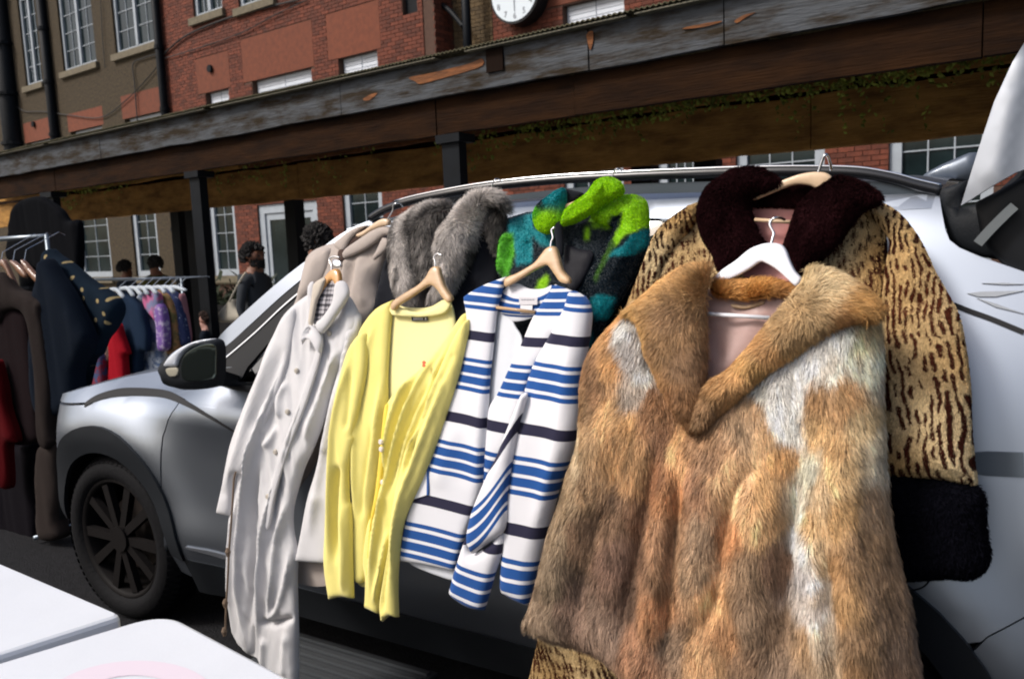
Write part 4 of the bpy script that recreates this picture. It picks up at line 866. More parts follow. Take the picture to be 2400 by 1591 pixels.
def hoodc(x, z):
    p = np.array([on_surf([cJ(q)[0]], S_back)[0][[0, 2]] for q in ((1360, 400), (1480, 250), (1400, 520), (1500, 470), (1400, 370), (1440, 300), (1330, 460), (1540, 220))]); k = np.array([GC['lime'], GC['teal'], GC['lime'], GC['lime'], GC['grn'], GC['blk'], GC['lime'], GC['teal']])
    d = np.linalg.norm(np.stack([x, z], 1)[:, None]-p[None], axis=2); w = 1/(d**6+1e-12); w /= w.sum(1, keepdims=True); return w@k
h2 = panel(gf, 'hood', cJ((1545, 200), (1480, 222), (1420, 265), (1350, 320), (1315, 390), (1320, 460), (1350, 520), (1410, 548), (1470, 530), (1535, 470), (1550, 380), (1560, 280)), S_back, m_flc, T=.035, R=.04, off=.06, res=.009, col=hoodc, folds=[(cJ((1330, 390), (1400, 370), (1450, 370)), .005, -.008, .1)])
gfl(gf, h2, 4200, 24, hoodc)
panel(gf, 'hood_lining', cJ((1540, 205), (1600, 215), (1690, 240), (1640, 290), (1570, 350), (1545, 430), (1520, 400), (1525, 280)), S_back, m_navy, T=.01, R=.02, off=.045)
panel(gf, 'zip_placket', cJ((1478, 450), (1500, 440), (1525, 470), (1535, 600), (1530, 720), (1490, 720), (1480, 600), (1465, 520)), S_back, m_navy, T=.01, R=.02, off=.075)
panel(gf, 'chest_panel', cJ((1545, 655), (1660, 668), (1760, 690), (1740, 800), (1680, 920), (1620, 1000), (1560, 1000)), S_back, mat('black nylon', (.008, .008, .012), .6, spec=.15, bump=.3, bscale=30), T=.01, R=.03, off=.045)
hanger('wooden hanger mostly hidden inside the green hood', cJ((1545, 330), (1590, 310), (1680, 280), (1700, 300), (1620, 330), (1560, 370)), S_back, m_wood, cJ((1905, 160), (1912, 110), (1925, 75), (1950, 52), (1975, 55, .02), (1985, 80, .04)), off=.06, hr=.0022)
# ---------------------------------------------------------------- leopard coat
def leo_col(px_=1, sd=0):
    def lay(x, z, cw, cl, s):
        u = x/cw+2.4*fbm(x*17, z*15, s, 2); c = np.floor(u); f = u-c; zz = z/cl+vn(c*3.7, c*1.3, s)*9
        n = vn(c*5.31+.5, zz, s+1); w = np.clip((n-.32)/.10, 0, 1)*(.22+.18*vn(x*60, z*45, s+2)); return sst((w-np.abs(f-.5))/.10)
    def f(x, z):
        up = sst((z-1.24)/.16); r = vn(x*30, z*30, 48+sd); wx = x+.004*(vn(x*90, z*90, 49)-.5); wz = z+.006*(vn(x*70, z*70, 50)-.5)
        k = np.where(up > r, lay(wx+.12*z, wz, .0125, .013, 41+sd), lay(wx+.15*z, wz, .0165, .021, 61+sd))
        n = vn(x*9, z*9, 45+sd); base = np.array([.60, .47, .27])[None]*(1-n[:, None])+np.array([.42, .25, .09])[None]*n[:, None]
        base = base*(1+.3*fbm(x*160, z*60, 46, 2))[:, None]; m2 = vn(x*7, z*7, 47+sd)[:, None]
        sp = np.array([.070, .018, .009])[None]*(1-m2)+np.array([.014, .006, .006])[None]*m2
        return np.clip(base*(1-k[:, None])+sp*k[:, None], 0, 1)
    return f
m_leo = mat('leopard skin base', attr='Col', rough=1, spec=.05)
lc = garment('leopard_coat', 'leopard print fur coat with wide dark brown collar behind the fox fur coat', 'coat', cK((1600, 900))[0], S_leo)
lb = panel(lc, 'body', cK((440, 340), (700, 300), (1100, 280), (1500, 320), (1560, 500), (1570, 900), (1560, 1200), (1600, 1700))+[(2140, 1591), (2140, 1900), (1262, 1900), (1262, 1500), (1300, 1300), (1380, 1000)]+cK((120, 900), (200, 740), (260, 620), (330, 460)), S_leo, m_leo, T=.04, R=.06, off=.0, res=.015, col=leo_col(sd=0), folds=[(cK((1300, 600), (1400, 900), (1420, 1100)), .02, .02), (cK((420, 420), (470, 560), (560, 720)), .012, -.02), (cK((260, 560), (230, 700)), .01, .01)], wr=[(.01, .08, .3, 31, .1)])
sl1 = panel(lc, 'sleeve', cK((1430, 372), (1530, 338), (1630, 390), (1712, 480), (1780, 590), (1850, 740), (1935, 890), (1992, 1010), (2030, 1200), (2055, 1420))+cD((1003, 0), (1020, 200), (1032, 360), (900, 336), (700, 314), (465, 300), (460, 0))+cK((1560, 1400), (1540, 1100), (1540, 900), (1560, 700), (1580, 560), (1500, 440)), S_leo, m_leo, T=.06, R=.08, off=.035, res=.012, col=leo_col(sd=5),
    folds=[(cK((1590, 480), (1590, 620), (1575, 800)), .006, -.03), (cK((1560, 560), (1530, 700), (1540, 850)), .014, .02), (cK((1560, 930), (1700, 915), (1900, 860)), .012, -.018), (cK((1600, 1000), (1580, 1060)), .01, -.012), (cK((1640, 900), (1700, 1000)), .02, .01)], wr=[(.006, .06, .2, 33, .1)])
sl2 = panel(lc, 'sleeve', cK((440, 345), (370, 380), (280, 445), (215, 520), (165, 640), (105, 800), (40, 960), (-60, 1200), (100, 1300), (200, 900), (260, 720), (330, 600), (430, 480), (470, 400)), S_leo, m_leo, T=.045, R=.05, off=.03, res=.012, col=leo_col(sd=9), folds=[(cK((330, 430), (240, 600), (200, 760), (170, 900)), .008, -.02), (cK((250, 480), (190, 640)), .01, .012)])
for q_, n_, sd_ in ((lb, 190000, 0), (sl1, 62000, 5), (sl2, 22000, 9)): fur(lc, 'pile', q_, m_plush, n_, .008, W=.0021, col=leo_col(sd=sd_), parent=q_['o'], lift=.55, clump=.15, seed=50+sd_, jit=.25, mask=(lambda x, z: (z > 1.15) | ((z < .78) & (x < -.55))) if sd_ == 0 else None)
m_bfur = mat('dark brown plush', (.012, .004, .005), 1, spec=.05, sheen=.1, bump=.6, bscale=150, bdist=.006)
def brc(x, z): s = .55+1.2*vn(x*14, z*14, 4)*vn(x*60, z*30, 7); return np.stack([.016*s, .0045*s, .0055*s], 1)
cl = cK((470, 420), (485, 320), (530, 240), (600, 190), (660, 150), (750, 130), (830, 138), (910, 180), (970, 228), (900, 262), (800, 310), (770, 350), (790, 450), (830, 540), (868, 600), (820, 660), (700, 740), (600, 740), (560, 640), (500, 540))
cr2 = cK((1235, 210), (1290, 186), (1380, 205), (1480, 250), (1545, 325), (1440, 375), (1350, 470), (1290, 560), (1190, 660), (1110, 740), (1060, 770), (1010, 700), (972, 610), (1000, 510), (1050, 370), (1130, 280))
for i, (pts, nm, of, n) in enumerate(((cl, 'collar', .085, 20000), (cr2, 'collar', .095, 20000), (cK((765, 320), (880, 280), (1000, 238), (1090, 230), (1170, 255), (1100, 330), (1070, 357), (900, 352), (760, 348)), 'collar', .05, 5000))):
    p = panel(lc, nm, pts, S_leo, m_bfur, T=.05 if i < 2 else .02, R=.06, off=of, res=.012, folds=[(cK((640, 200), (600, 330), (620, 500)), .02, .014)] if i == 0 else [])
    fur(lc, 'pile', p, m_plush, n, .014, W=.0018, col=brc, parent=p['o'], lift=1.3, clump=.5, seed=60+i, jit=.6)
m_pink = mat('pink lining', (.45, .17, .15), .5, sheen=.3, bump=.2, bscale=20)
panel(lc, 'lining', cK((768, 345), (1072, 350), (1040, 440), (985, 600), (970, 640), (1000, 800), (800, 800), (700, 700), (790, 440)), S_leo, m_pink, T=.004, R=.02, off=.045, folds=[(cK((900, 450), (905, 560)), .01, .004)], wr=[(.004, .04, .2, 35, 0)])
# black cuff
cf = cD((440, 295), (700, 312), (900, 335), (1035, 365), (1078, 420), (1090, 500), (1088, 570), (1100, 660), (1118, 780), (1105, 850), (1060, 905), (980, 935), (880, 928), (750, 932), (560, 940), (440, 900))
p = panel(lc, 'cuff', cf, S_leo, mat('black plush', (.003, .003, .005), 1, spec=.03), T=.06, R=.06, off=.045, res=.012)
fur(lc, 'pile', p, m_plush, 9000, .012, W=.002, col=lambda x, z: np.tile((.003, .003, .005), (len(x), 1)), parent=p['o'], lift=1.3, seed=71, jit=.6)
t3 = on_surf(cD((745, 925), (735, 960), (690, 1000), (620, 1015), (560, 1000)), lambda x, z: S_leo(x, z)-.03); MB().tube(spl3(t3, 4), .002, 6).build('loose_thread', m_black, lc)
hanger('cream wooden hanger in the dark brown collar of leopard coat', cK((760, 320), (850, 255), (960, 205), (1060, 170), (1150, 157), (1215, 165), (1245, 195), (1225, 225), (1170, 255), (1110, 235), (1030, 232), (940, 262), (850, 300), (780, 325)), S_leo, m_wood3, cK((1165, 165), (1178, 120), (1190, 85), (1205, 58), (1218, 62, .01), (1232, 95, .03), (1242, 145, .05)), bar=cK((795, 436), (1030, 452)), off=.095, hr=.0034)
# ---------------------------------------------------------------- cream raincoat
m_cream = mat('cream cotton', (.58, .57, .575), 1, spec=.04, var=.08, vscale=5, sheen=.15, bump=.25, bscale=500, bdist=.0008)
m_creamt = mat('warm cream facing', (.50, .44, .36), .85, sheen=.2)
m_btn = mat('horn button', (.55, .44, .28), .3)
rc = garment('raincoat', 'long cream white raincoat with open collar and plaid lining, front row left', 'coat', cA((300, 700))[0], S_front)
bd = cA((300, 215), (360, 160), (420, 130), (520, 140), (560, 190), (572, 235), (560, 290), (520, 380), (480, 480), (445, 600), (428, 650), (400, 720), (372, 780), (350, 850), (330, 930), (328, 1010), (345, 1100), (342, 1200), (345, 1320), (347, 1450), (335, 1600), (215, 1600), (212, 1500), (165, 1470), (110, 1390), (95, 1250), (90, 1100), (100, 950), (130, 800), (170, 600), (215, 400), (265, 280))
def btn(th, p, surf, off, m=None, r=.010, pn=None):
    c = on_surf([p], lambda x, z: surf(x, z)-off)[0]
    if pn is not None: i = ((pn['V'][:, [0, 2]]-c[[0, 2]])**2).sum(1).argmin(); c[1] = pn['V'][i, 1]-.005
    o = MB().tube([c+[0, .004, 0], c, c+[0, -.003, 0]], [r, r, r*.7], 14).build('button', m or m_btn, th, smooth=False); return o
rcb = panel(rc, 'body', bd, S_front, m_cream, T=.022, R=.028, res=.0065, ns=4, folds=[
    (cA((350, 300), (280, 500), (210, 700), (160, 950), (150, 1200), (165, 1420)), .011, 0.0275), (cA((300, 380), (230, 600), (180, 800), (125, 1000), (115, 1250), (130, 1400)), .010, 0.0175),
    (cA((480, 300), (400, 500), (330, 700), (270, 900), (235, 1100), (225, 1300), (200, 1500)), .012, 0.0300), (cA((430, 420), (350, 620), (300, 800), (262, 1000)), .008, -0.0200), (cA((520, 330), (450, 520), (390, 690)), .014, 0.0200),
    (cA((225, 760), (190, 950), (190, 1150), (180, 1400)), .010, -0.0275), (cA((330, 880), (290, 1050), (280, 1200), (250, 1350)), .012, 0.0250), (cA((345, 1000), (330, 1150), (290, 1300), (230, 1350)), .010, 0.0150), (cA((345, 1330), (280, 1350), (225, 1345)), .010, -0.0275), (cA((240, 1400), (230, 1540)), .012, 0.0150), (cA((320, 1380), (310, 1560)), .014, 0.0125), (cA((210, 900), (200, 1000), (215, 1120)), .008, -0.0150),
    (cA((330, 460), (300, 520), (300, 600)), .012, 0.0150), (cA((290, 620), (260, 680), (230, 700)), .012, 0.0150), (cA((205, 1350), (195, 1450), (170, 1490)), .006, -0.0187)],
    wr=[(.006, .026, .16, 41, .25), (.0035, .018, .05, 42, .1), (.010, .045, .5, 43, .25)])
panel(rc, 'sleeve', cA((300, 220), (340, 200), (330, 320), (290, 470), (240, 600), (190, 720), (150, 800), (118, 810), (105, 890), (98, 962, 1), (48, 952, 1), (70, 850), (100, 700), (150, 560), (200, 440), (250, 320)), S_front, m_cream, T=.02, R=.022, off=.022, res=.011, folds=[(cA((290, 280), (210, 500), (150, 680), (90, 880)), .008, 0.0150), (cA((310, 320), (250, 500), (180, 660)), .006, -0.0125), (cA((70, 880), (98, 870)), .006, -0.0050)], wr=[(.003, .02, .12, 44, .3)])
panel(rc, 'sleeve', cA((500, 160), (560, 200), (580, 240), (560, 330), (540, 430), (520, 560), (500, 640), (540, 640), (560, 700), (560, 900), (540, 1000), (500, 1142, 1), (340, 1130, 1), (360, 1030), (385, 900), (420, 780), (445, 660), (465, 560), (500, 420), (530, 300)), S_front, m_cream, T=.018, R=.02, off=-.002, res=.011, folds=[(cA((520, 430), (480, 620), (440, 830), (400, 1050)), .012, 0.0200), (cA((470, 700), (430, 900)), .008, -0.0150), (cA((560, 260), (520, 420)), .008, 0.0125)], wr=[(.004, .03, .14, 45, .3)])
panel(rc, 'back_panel', cA((420, 640), (450, 600), (440, 800), (400, 900), (340, 1130), (345, 1210), (470, 1215), (520, 1100), (520, 700)), lambda x, z: S_front(x, z)+.04, m_taupe, T=.006, R=.02, res=.02)
panel(rc, 'lining', cA((400, 150), (430, 100), (490, 110), (480, 170), (430, 240), (412, 255), (395, 230)), S_front, None or mat('plaid lining', (.10, .095, .11), .8), T=.003, R=.02, off=.035)
pm = _M['plaid lining']; n_ = pm.node_tree.nodes; l_ = pm.node_tree.links; tcx = n_.new('ShaderNodeTexCoord')
prev = None
for ax, sc_, ph in ((0, 70, 0), (2, 70, 1.1), (0, 140, .5), (2, 140, .2)):
    sp = n_.new('ShaderNodeSeparateXYZ'); l_.new(tcx.outputs['Object'], sp.inputs[0]); m1 = n_.new('ShaderNodeMath'); m1.operation = 'MULTIPLY_ADD'; m1.inputs[1].default_value = sc_*3.14; m1.inputs[2].default_value = ph; l_.new(sp.outputs[ax], m1.inputs[0])
    s1 = n_.new('ShaderNodeMath'); s1.operation = 'SINE'; l_.new(m1.outputs[0], s1.inputs[0]); g1 = n_.new('ShaderNodeMath'); g1.operation = 'GREATER_THAN'; g1.inputs[1].default_value = .45; l_.new(s1.outputs[0], g1.inputs[0])
    if prev is None: prev = g1.outputs[0]
    else: ad = n_.new('ShaderNodeMath'); ad.operation = 'ADD'; l_.new(prev, ad.inputs[0]); l_.new(g1.outputs[0], ad.inputs[1]); prev = ad.outputs[0]
cr = n_.new('ShaderNodeValToRGB'); cr.color_ramp.elements[0].color = (.42, .40, .42, 1); cr.color_ramp.elements[1].color = (.015, .013, .02, 1); dv = n_.new('ShaderNodeMath'); dv.operation = 'DIVIDE'; dv.inputs[1].default_value = 2.2; l_.new(prev, dv.inputs[0]); l_.new(dv.outputs[0], cr.inputs[0]); l_.new(cr.outputs[0], n_['Principled BSDF'].inputs['Base Color'])
panel(rc, 'placket', cA((430, 275), (436, 330), (415, 420), (370, 560), (310, 720), (262, 880), (238, 1000), (225, 1000), (245, 860), (290, 700), (350, 540), (398, 400), (415, 330), (412, 285)), S_front, m_cream, T=.004, R=.008, off=.036, res=.012)
panel(rc, 'collar', cA((402, 120), (408, 100), (445, 80), (432, 130), (415, 170), (403, 230), (395, 262), (385, 250), (392, 190)), S_front, m_creamt, T=.008, R=.012, off=.05)
panel(rc, 'collar', cA((384, 112), (402, 98), (404, 180), (396, 262), (382, 292), (360, 328, 1), (362, 290), (380, 240), (382, 170)), S_front, m_cream, T=.010, R=.02, off=.044)
panel(rc, 'collar', cA((488, 100), (520, 98), (534, 145), (500, 205), (455, 268), (430, 285), (412, 250), (440, 225), (475, 170)), S_front, m_cream, T=.014, R=.02, off=.046)
panel(rc, 'lapel', cA((372, 268), (392, 256), (418, 280), (434, 316), (428, 362, 1), (412, 345), (396, 318), (378, 306), (362, 322), (358, 296)), S_front, m_cream, T=.012, R=.02, off=.052, folds=[(cA((385, 255), (380, 300)), .008, -.02, .1)])
for p in ((320, 430), (378, 440), (287, 583), (320, 590), (235, 735), (212, 900), (440, 290)): btn(rc, cA(p)[0], S_front, .050, m=mat('pale shell button', (.42, .38, .32), .35), r=.0085, pn=rcb)
c3 = on_surf(cA((115, 800), (108, 830), (104, 900), (97, 1000), (90, 1090), (86, 1180), (82, 1250), (80, 1290), (78, 1330), (76, 1400)), lambda x, z: S_front(x, z)-.075); cd = MB().tube(spl3(c3, 5), .0032, 8).build('drawcord', mat('brown cord', (.16, .11, .075), .9), rc, smooth=True)
for p in ((86, 1100), (76, 1290), (72, 1395)): q = on_surf([cA(p)[0]], lambda x, z: S_front(x, z)-.075)[0]; MB().tube([q+[0, 0, .016], q+[0, 0, .004], q+[0, 0, -.012]], [.004, .009, .005], 8).build('cord_knot', mat('brown cord'), rc, cd)
hanger('orange wooden hanger inside the cream raincoat collar', cA((415, 160), (425, 110), (445, 80), (465, 55), (485, 48), (498, 62), (502, 90), (498, 112), (485, 105), (470, 88), (450, 110), (430, 140)), S_front, m_wood2, cA((470, 60), (470, 35), (462, 12), (478, 2), (500, 6)), off=.04, hr=.003)
# ---------------------------------------------------------------- yellow cardigan
m_yel = mat('yellow knit', (.82, .72, .22), .9, spec=.15, var=.10, vscale=5, sheen=.3, bump=.35, bscale=380, bdist=.0015)
m_yel2 = mat('yellow knit inside', (.80, .73, .34), .9, spec=.15, sheen=.3, bump=.35, bscale=380, bdist=.0015)
m_cor = mat('coral thread', (.75, .13, .05), .7)
yc = garment('cardigan', 'lemon yellow V-neck cardigan on wooden hanger beside the striped jacket', 'cardigan', cA((700, 700))[0], S_front)
panel(yc, 'back', cA((690, 175), (740, 190), (830, 190), (905, 165), (930, 300), (900, 600), (800, 900), (640, 1195), (560, 1200), (548, 1000), (560, 600), (640, 250)), lambda x, z: S_front(x, z)+.010, m_yel2, T=.006, R=.02, res=.013, folds=[(cA((600, 910), (560, 960)), .01, 0.0075)], wr=[(.003, .05, .2, 51, .2)])
panel(yc, 'neckband', cA((692, 178), (760, 205), (830, 202), (905, 165), (908, 190), (880, 215), (800, 226), (720, 222), (692, 215)), S_front, m_yel2, T=.005, R=.01, off=.012)
lf = cA((697, 163, 1), (640, 193), (595, 245), (570, 300), (550, 420), (540, 560), (545, 700), (548, 800), (552, 900), (548, 1000), (552, 1190), (605, 1188), (615, 1000), (640, 850), (655, 700), (668, 600), (678, 545), (678, 450), (686, 300), (695, 200))
panel(yc, 'front_panel', lf, lambda x, z: S_front(x, z)-.006, m_yel, T=.017, R=.022, res=.0065, folds=[(cA((650, 230), (600, 400), (575, 600), (570, 800), (572, 1000)), .010, 0.0150), (cA((680, 420), (650, 600), (620, 800), (600, 950)), .010, 0.0125), (cA((600, 300), (570, 480), (560, 640)), .006, -0.0125), (cA((640, 600), (610, 800), (590, 980)), .006, -0.0125)], wr=[(.003, .025, .25, 52, .15)])
panel(yc, 'button_band', cA((680, 545), (682, 580), (668, 700), (660, 800), (645, 900), (620, 1000), (608, 1180), (600, 1180), (612, 1000), (632, 880), (648, 740), (660, 620), (668, 560)), lambda x, z: S_front(x, z)-.03, mat('golden rib knit', (.80, .60, .08), .9, bump=.5, bscale=300, bdist=.002), T=.006, R=.01, res=.010)
rf = cA((680, 545), (740, 470), (820, 400), (900, 300), (960, 215), (978, 240), (972, 330), (950, 420), (905, 560), (860, 690), (800, 760), (760, 900), (720, 1010), (690, 1120), (665, 1220), (655, 1300), (650, 1325, 1), (597, 1300, 1), (600, 1200), (592, 1120), (610, 990), (640, 930), (655, 820), (665, 700), (675, 600))
ycr = panel(yc, 'front_panel', rf, lambda x, z: S_front(x, z)-.014, m_yel, T=.018, R=.018, res=.0065, folds=[(cA((900, 330), (800, 470), (730, 650), (680, 850), (640, 1100), (625, 1280)), .009, 0.0225), (cA((860, 330), (760, 460), (700, 620), (672, 800)), .008, 0.0175), (cA((830, 400), (745, 560), (700, 720), (665, 900)), .006, -0.0200), (cA((930, 300), (850, 480), (780, 640), (720, 850)), .008, 0.0175), (cA((880, 420), (800, 560), (735, 720), (690, 900)), .006, -0.0175), (cA((700, 1000), (670, 1150), (640, 1290)), .008, 0.0150)], wr=[(.003, .018, .2, 53, .25)])
panel(yc, 'sleeve', cA((575, 290), (600, 300), (600, 420), (575, 560), (556, 650), (557, 680), (545, 740), (535, 800), (536, 900), (545, 950), (548, 1150), (552, 1268, 1), (510, 1262), (465, 1272, 1), (447, 1140), (452, 1000), (458, 850), (462, 710), (478, 580), (505, 450), (535, 350)), S_front, m_yel, T=.019, R=.02, off=.030, res=.0065, folds=[(cA((560, 350), (520, 500), (490, 650), (478, 900), (475, 1200)), .010, 0.0150), (cA((510, 760), (495, 900), (500, 1150)), .010, -0.0225), (cA((555, 400), (545, 550), (535, 650)), .006, -0.0125), (cA((520, 900), (530, 1100), (528, 1250)), .008, 0.0125)], wr=[(.003, .02, .2, 54, .15)])
panel(yc, 'sleeve', cA((976, 235), (978, 280), (965, 340), (945, 430), (905, 560), (862, 690), (825, 790), (785, 880), (752, 950), (732, 1020), (720, 1130), (716, 1240), (719, 1338, 1), (690, 1332), (660, 1355, 1), (653, 1290), (665, 1200), (685, 1080), (690, 1020), (705, 900), (730, 790), (755, 700), (800, 620), (850, 480), (900, 360), (940, 280)), S_front, m_yel, T=.020, R=.02, off=.034, res=.0065, folds=[(cA((950, 330), (880, 530), (800, 740), (740, 900), (715, 1050), (700, 1280)), .010, 0.0175), (cA((900, 400), (820, 600), (760, 720)), .008, 0.0150), (cA((860, 520), (790, 680), (745, 830)), .005, -0.0175), (cA((700, 1050), (680, 1200), (670, 1330)), .006, -0.0150), (cA((940, 350), (890, 470)), .004, -0.0075)], wr=[(.0035, .02, .18, 55, .25)])
for p in ((652, 690), (650, 718), (645, 845)): btn(yc, cA(p)[0], S_front, .050, mat('pearl button', (.75, .68, .62), .2), .008, pn=ycr)
for k, pts in enumerate(([(806, 392), (812, 388), (816, 394), (813, 404), (808, 404)], [(807, 404), (814, 402), (818, 407), (812, 413), (806, 410)], [(816, 390), (819, 397), (817, 400)])):
    panel(yc, 'embroidered_emblem', cA(*pts), lambda x, z: S_front(x, z)-.058, m_cor, smooth=False, T=0, res=.002, thick=.003)
lbq = panel(yc, 'neck_label', cA((766, 224), (826, 223), (827, 240), (768, 241)), S_front, mat('black woven label', (.012, .013, .022), .6), smooth=False, T=0, res=.01, thick=.002, off=.0015)
m_lt = mat('pale thread', (.55, .55, .6), .7)
for k in range(7): panel(yc, 'label_letter', cA((774+k*5.2, 229), (776.6+k*5.2, 229), (776.6+k*5.2, 236), (774+k*5.2, 236)), S_front, m_lt, smooth=False, T=0, res=.0012, thick=.001, off=.003, parent=lbq['o'])
panel(yc, 'label_letter', cA((817, 228), (821, 228), (821, 236), (817, 236)), S_front, m_lt, smooth=False, T=0, res=.0012, thick=.001, off=.003, parent=lbq['o'])
hanger('wooden hanger in the yellow cardigan neckline', cA((690, 190), (698, 168), (740, 138), (790, 108), (818, 80), (835, 50), (852, 38), (868, 45), (875, 72), (890, 115), (915, 155), (905, 172), (885, 158), (862, 125), (840, 108), (820, 115), (770, 150), (720, 182), (700, 202)), S_front, m_wood, cA((853, 45), (855, 25), (850, 5), (862, -8), (880, -2)), off=.028, hr=.0022)
# ---------------------------------------------------------------- striped jacket
def stripe_mat():
    m = mat('blue striped cotton', (.72, .72, .75), .85, spec=.2, sheen=.15, bump=.3, bscale=450, bdist=.001); n = m.node_tree.nodes; l = m.node_tree.links; uvn = n.new('ShaderNodeUVMap'); uvn.uv_map = 'UVMap'
    sp = n.new('ShaderNodeSeparateXYZ'); l.new(uvn.outputs[0], sp.inputs[0]); fr = n.new('ShaderNodeMath'); fr.operation = 'FRACT'; l.new(sp.outputs[1], fr.inputs[0])
    cr = n.new('ShaderNodeValToRGB'); cr.color_ramp.interpolation = 'CONSTANT'; l.new(fr.outputs[0], cr.inputs[0])
    Wt, Bl, Nv = (.66, .66, .69, 1), (.011, .068, .25, 1), (.016, .015, .038, 1)
    st = [(0, Nv), (.115, Wt), (.335, Bl), (.380, Wt), (.418, Bl), (.515, Wt), (.550, Bl), (.640, Wt), (.675, Bl), (.725, Wt)]
    e = cr.color_ramp.elements; e[0].position = 0; e[0].color = Nv; e[1].position = .115; e[1].color = Wt
    for p, c in st[2:]: q = e.new(p); q.color = c
    l.new(cr.outputs[0], n['Principled BSDF'].inputs['Base Color']); return m
m_str = stripe_mat()
sj = garment('striped_jacket', 'white collarless jacket with blue and navy stripes, beside the yellow cardigan', 'jacket', cBj((500, 700))[0], S_front)
# stripe coordinate: one repeat is 345 crop px; read heights of the navy bands off the cloth in metres
def svmap(refs, surf=S_front, off=.03, q=None):    # refs: (crop point, repeat number); least squares plane in (x,z)
    P = np.array([on_surf([cBj(p)[0]], lambda x, z: surf(x, z)-off)[0][[0, 2]] for p, s in refs]); S_ = np.array([s for p, s in refs])
    A_ = np.column_stack([P, np.ones(len(P))]+([P[:, 1]**2] if len(refs) > 3 else [])+([P[:, 0]**2] if len(refs) > 4 else [])); c, *_ = np.linalg.lstsq(A_, S_, rcond=None)
    def f(x, z):
        k = [x, z, np.ones_like(x)]+([z**2] if len(refs) > 3 else [])+([x**2] if len(refs) > 4 else []); return np.stack([x, sum(a*b for a, b in zip(c, k))], 1)
    return f
svL = svmap([((460, 328), 1.0), ((365, 320), 1.0), ((440, 698), 2.0), ((270, 658), 2.0), ((380, 1072), 3.0), ((200, 1025), 3.0), ((335, 1190), 3.335), ((95, 1132), 3.335)])
bodyL = cBj((520, 88, 1), (440, 118), (385, 145), (340, 175, 1), (355, 260), (350, 330), (325, 480), (262, 660), (195, 860), (125, 1035), (92, 1140), (62, 1300, 1), (180, 1318), (305, 1345, 1), (345, 1200), (390, 1080), (425, 985), (432, 850), (445, 650), (452, 520), (465, 400), (482, 240), (505, 150))
panel(sj, 'front_panel', bodyL, S_front, m_str, T=.014, R=.02, off=.016, res=.012, uv=svL, folds=[(cBj((440, 500), (420, 800), (380, 1050)), .03, .006), (cBj((330, 700), (230, 1000)), .03, .006)], wr=[(.003, .09, .3, 61, .2)])
panel(sj, 'lining', cBj((480, 230), (530, 250), (560, 300), (590, 380), (520, 560), (450, 660), (446, 600), (466, 400)), S_front, mat('white lining', (.62, .64, .67), .7), T=.003, R=.02, off=.0, folds=[(cBj((580, 300), (560, 480)), .004, -.004, 0)])
panel(sj, 'lining', cBj((100, 1296), (200, 1322), (308, 1345), (300, 1384), (220, 1362), (130, 1325)), S_front, mat('white lining'), T=.004, R=.02, off=.004)
svR = svmap([((600, 345), 1.0), ((690, 352), 1.0), ((560, 480), 1.335+.03), ((630, 470), 1.335), ((450, 700), 2.0), ((520, 712), 2.0), ((440, 838), 2.335), ((475, 845), 2.335)])
bkp = cBj((500, 160), (560, 118), (620, 140), (680, 140), (725, 125), (700, 200), (640, 260), (560, 280), (520, 260), (482, 240))
panel(sj, 'back_neck', bkp, S_front, m_str, T=.004, R=.02, off=.0, uv=svmap([((500, 172), .335+.0), ((620, 185), .335), ((520, 215), .45), ((600, 262), .70), ((560, 262), .70)]))
frR = cBj((730, 122, 1), (800, 148), (868, 185), (800, 260), (720, 350), (640, 480), (600, 600), (560, 740), (500, 860), (430, 985), (428, 900), (438, 760), (450, 650), (490, 580), (540, 470), (590, 370), (640, 255), (690, 180))
panel(sj, 'front_panel', frR, S_front, m_str, T=.012, R=.02, off=.012, uv=svR, res=.012)
svB = svmap([((590, 705), 2.0), ((700, 708), 2.0), ((830, 745), 2.0), ((545, 1118), 3.0), ((690, 1152), 3.0), ((555, 842), 2.335), ((780, 878), 2.335), ((515, 1265), 3.335), ((660, 1308), 3.335), ((850, 332), 1.0-.02), ((735, 325), 1.0), ((650, 450), 1.335), ((848, 475), 1.335)])
low = cBj((800, 150), (866, 182), (888, 240), (882, 330), (868, 420), (855, 500), (846, 600), (838, 700), (820, 790), (785, 900), (748, 1000), (725, 1090), (702, 1180), (668, 1310), (640, 1420), (626, 1490, 1), (570, 1468), (502, 1425, 1), (506, 1300), (515, 1150), (528, 1000), (545, 860), (575, 720), (600, 600), (640, 470), (700, 360), (770, 230))
panel(sj, 'sleeve', low, S_front, m_str, T=.035, R=.035, off=.020, uv=svB, res=.012, folds=[(cBj((840, 260), (800, 500), (760, 800), (700, 1050), (650, 1300)), .02, .008), (cBj((700, 400), (640, 600), (600, 750)), .012, -.008), (cBj((715, 1090), (670, 1250), (630, 1430)), .003, -.006)], wr=[(.003, .05, .2, 63, .2)])
svS = svmap([((485, 860), 2.0), ((540, 770), 2.0-.02), ((580, 722), 2.0), ((400, 1068), 2.335), ((525, 950), 2.335), ((350, 1195), 2.62), ((500, 1075), 2.62), ((375, 1268), 2.76), ((520, 1165), 2.80)])
fore = cBj((612, 590), (600, 640), (572, 740), (552, 850), (538, 940), (526, 1030), (524, 1120), (510, 1178), (450, 1225), (380, 1272, 1), (352, 1210, 1), (372, 1110), (410, 1010), (450, 920), (485, 850), (520, 760), (560, 660), (590, 590))
panel(sj, 'forearm_fold', fore, S_front, m_str, T=.022, R=.025, off=.058, uv=svS, res=.011, wr=[(.002, .03, .1, 64, .2)])
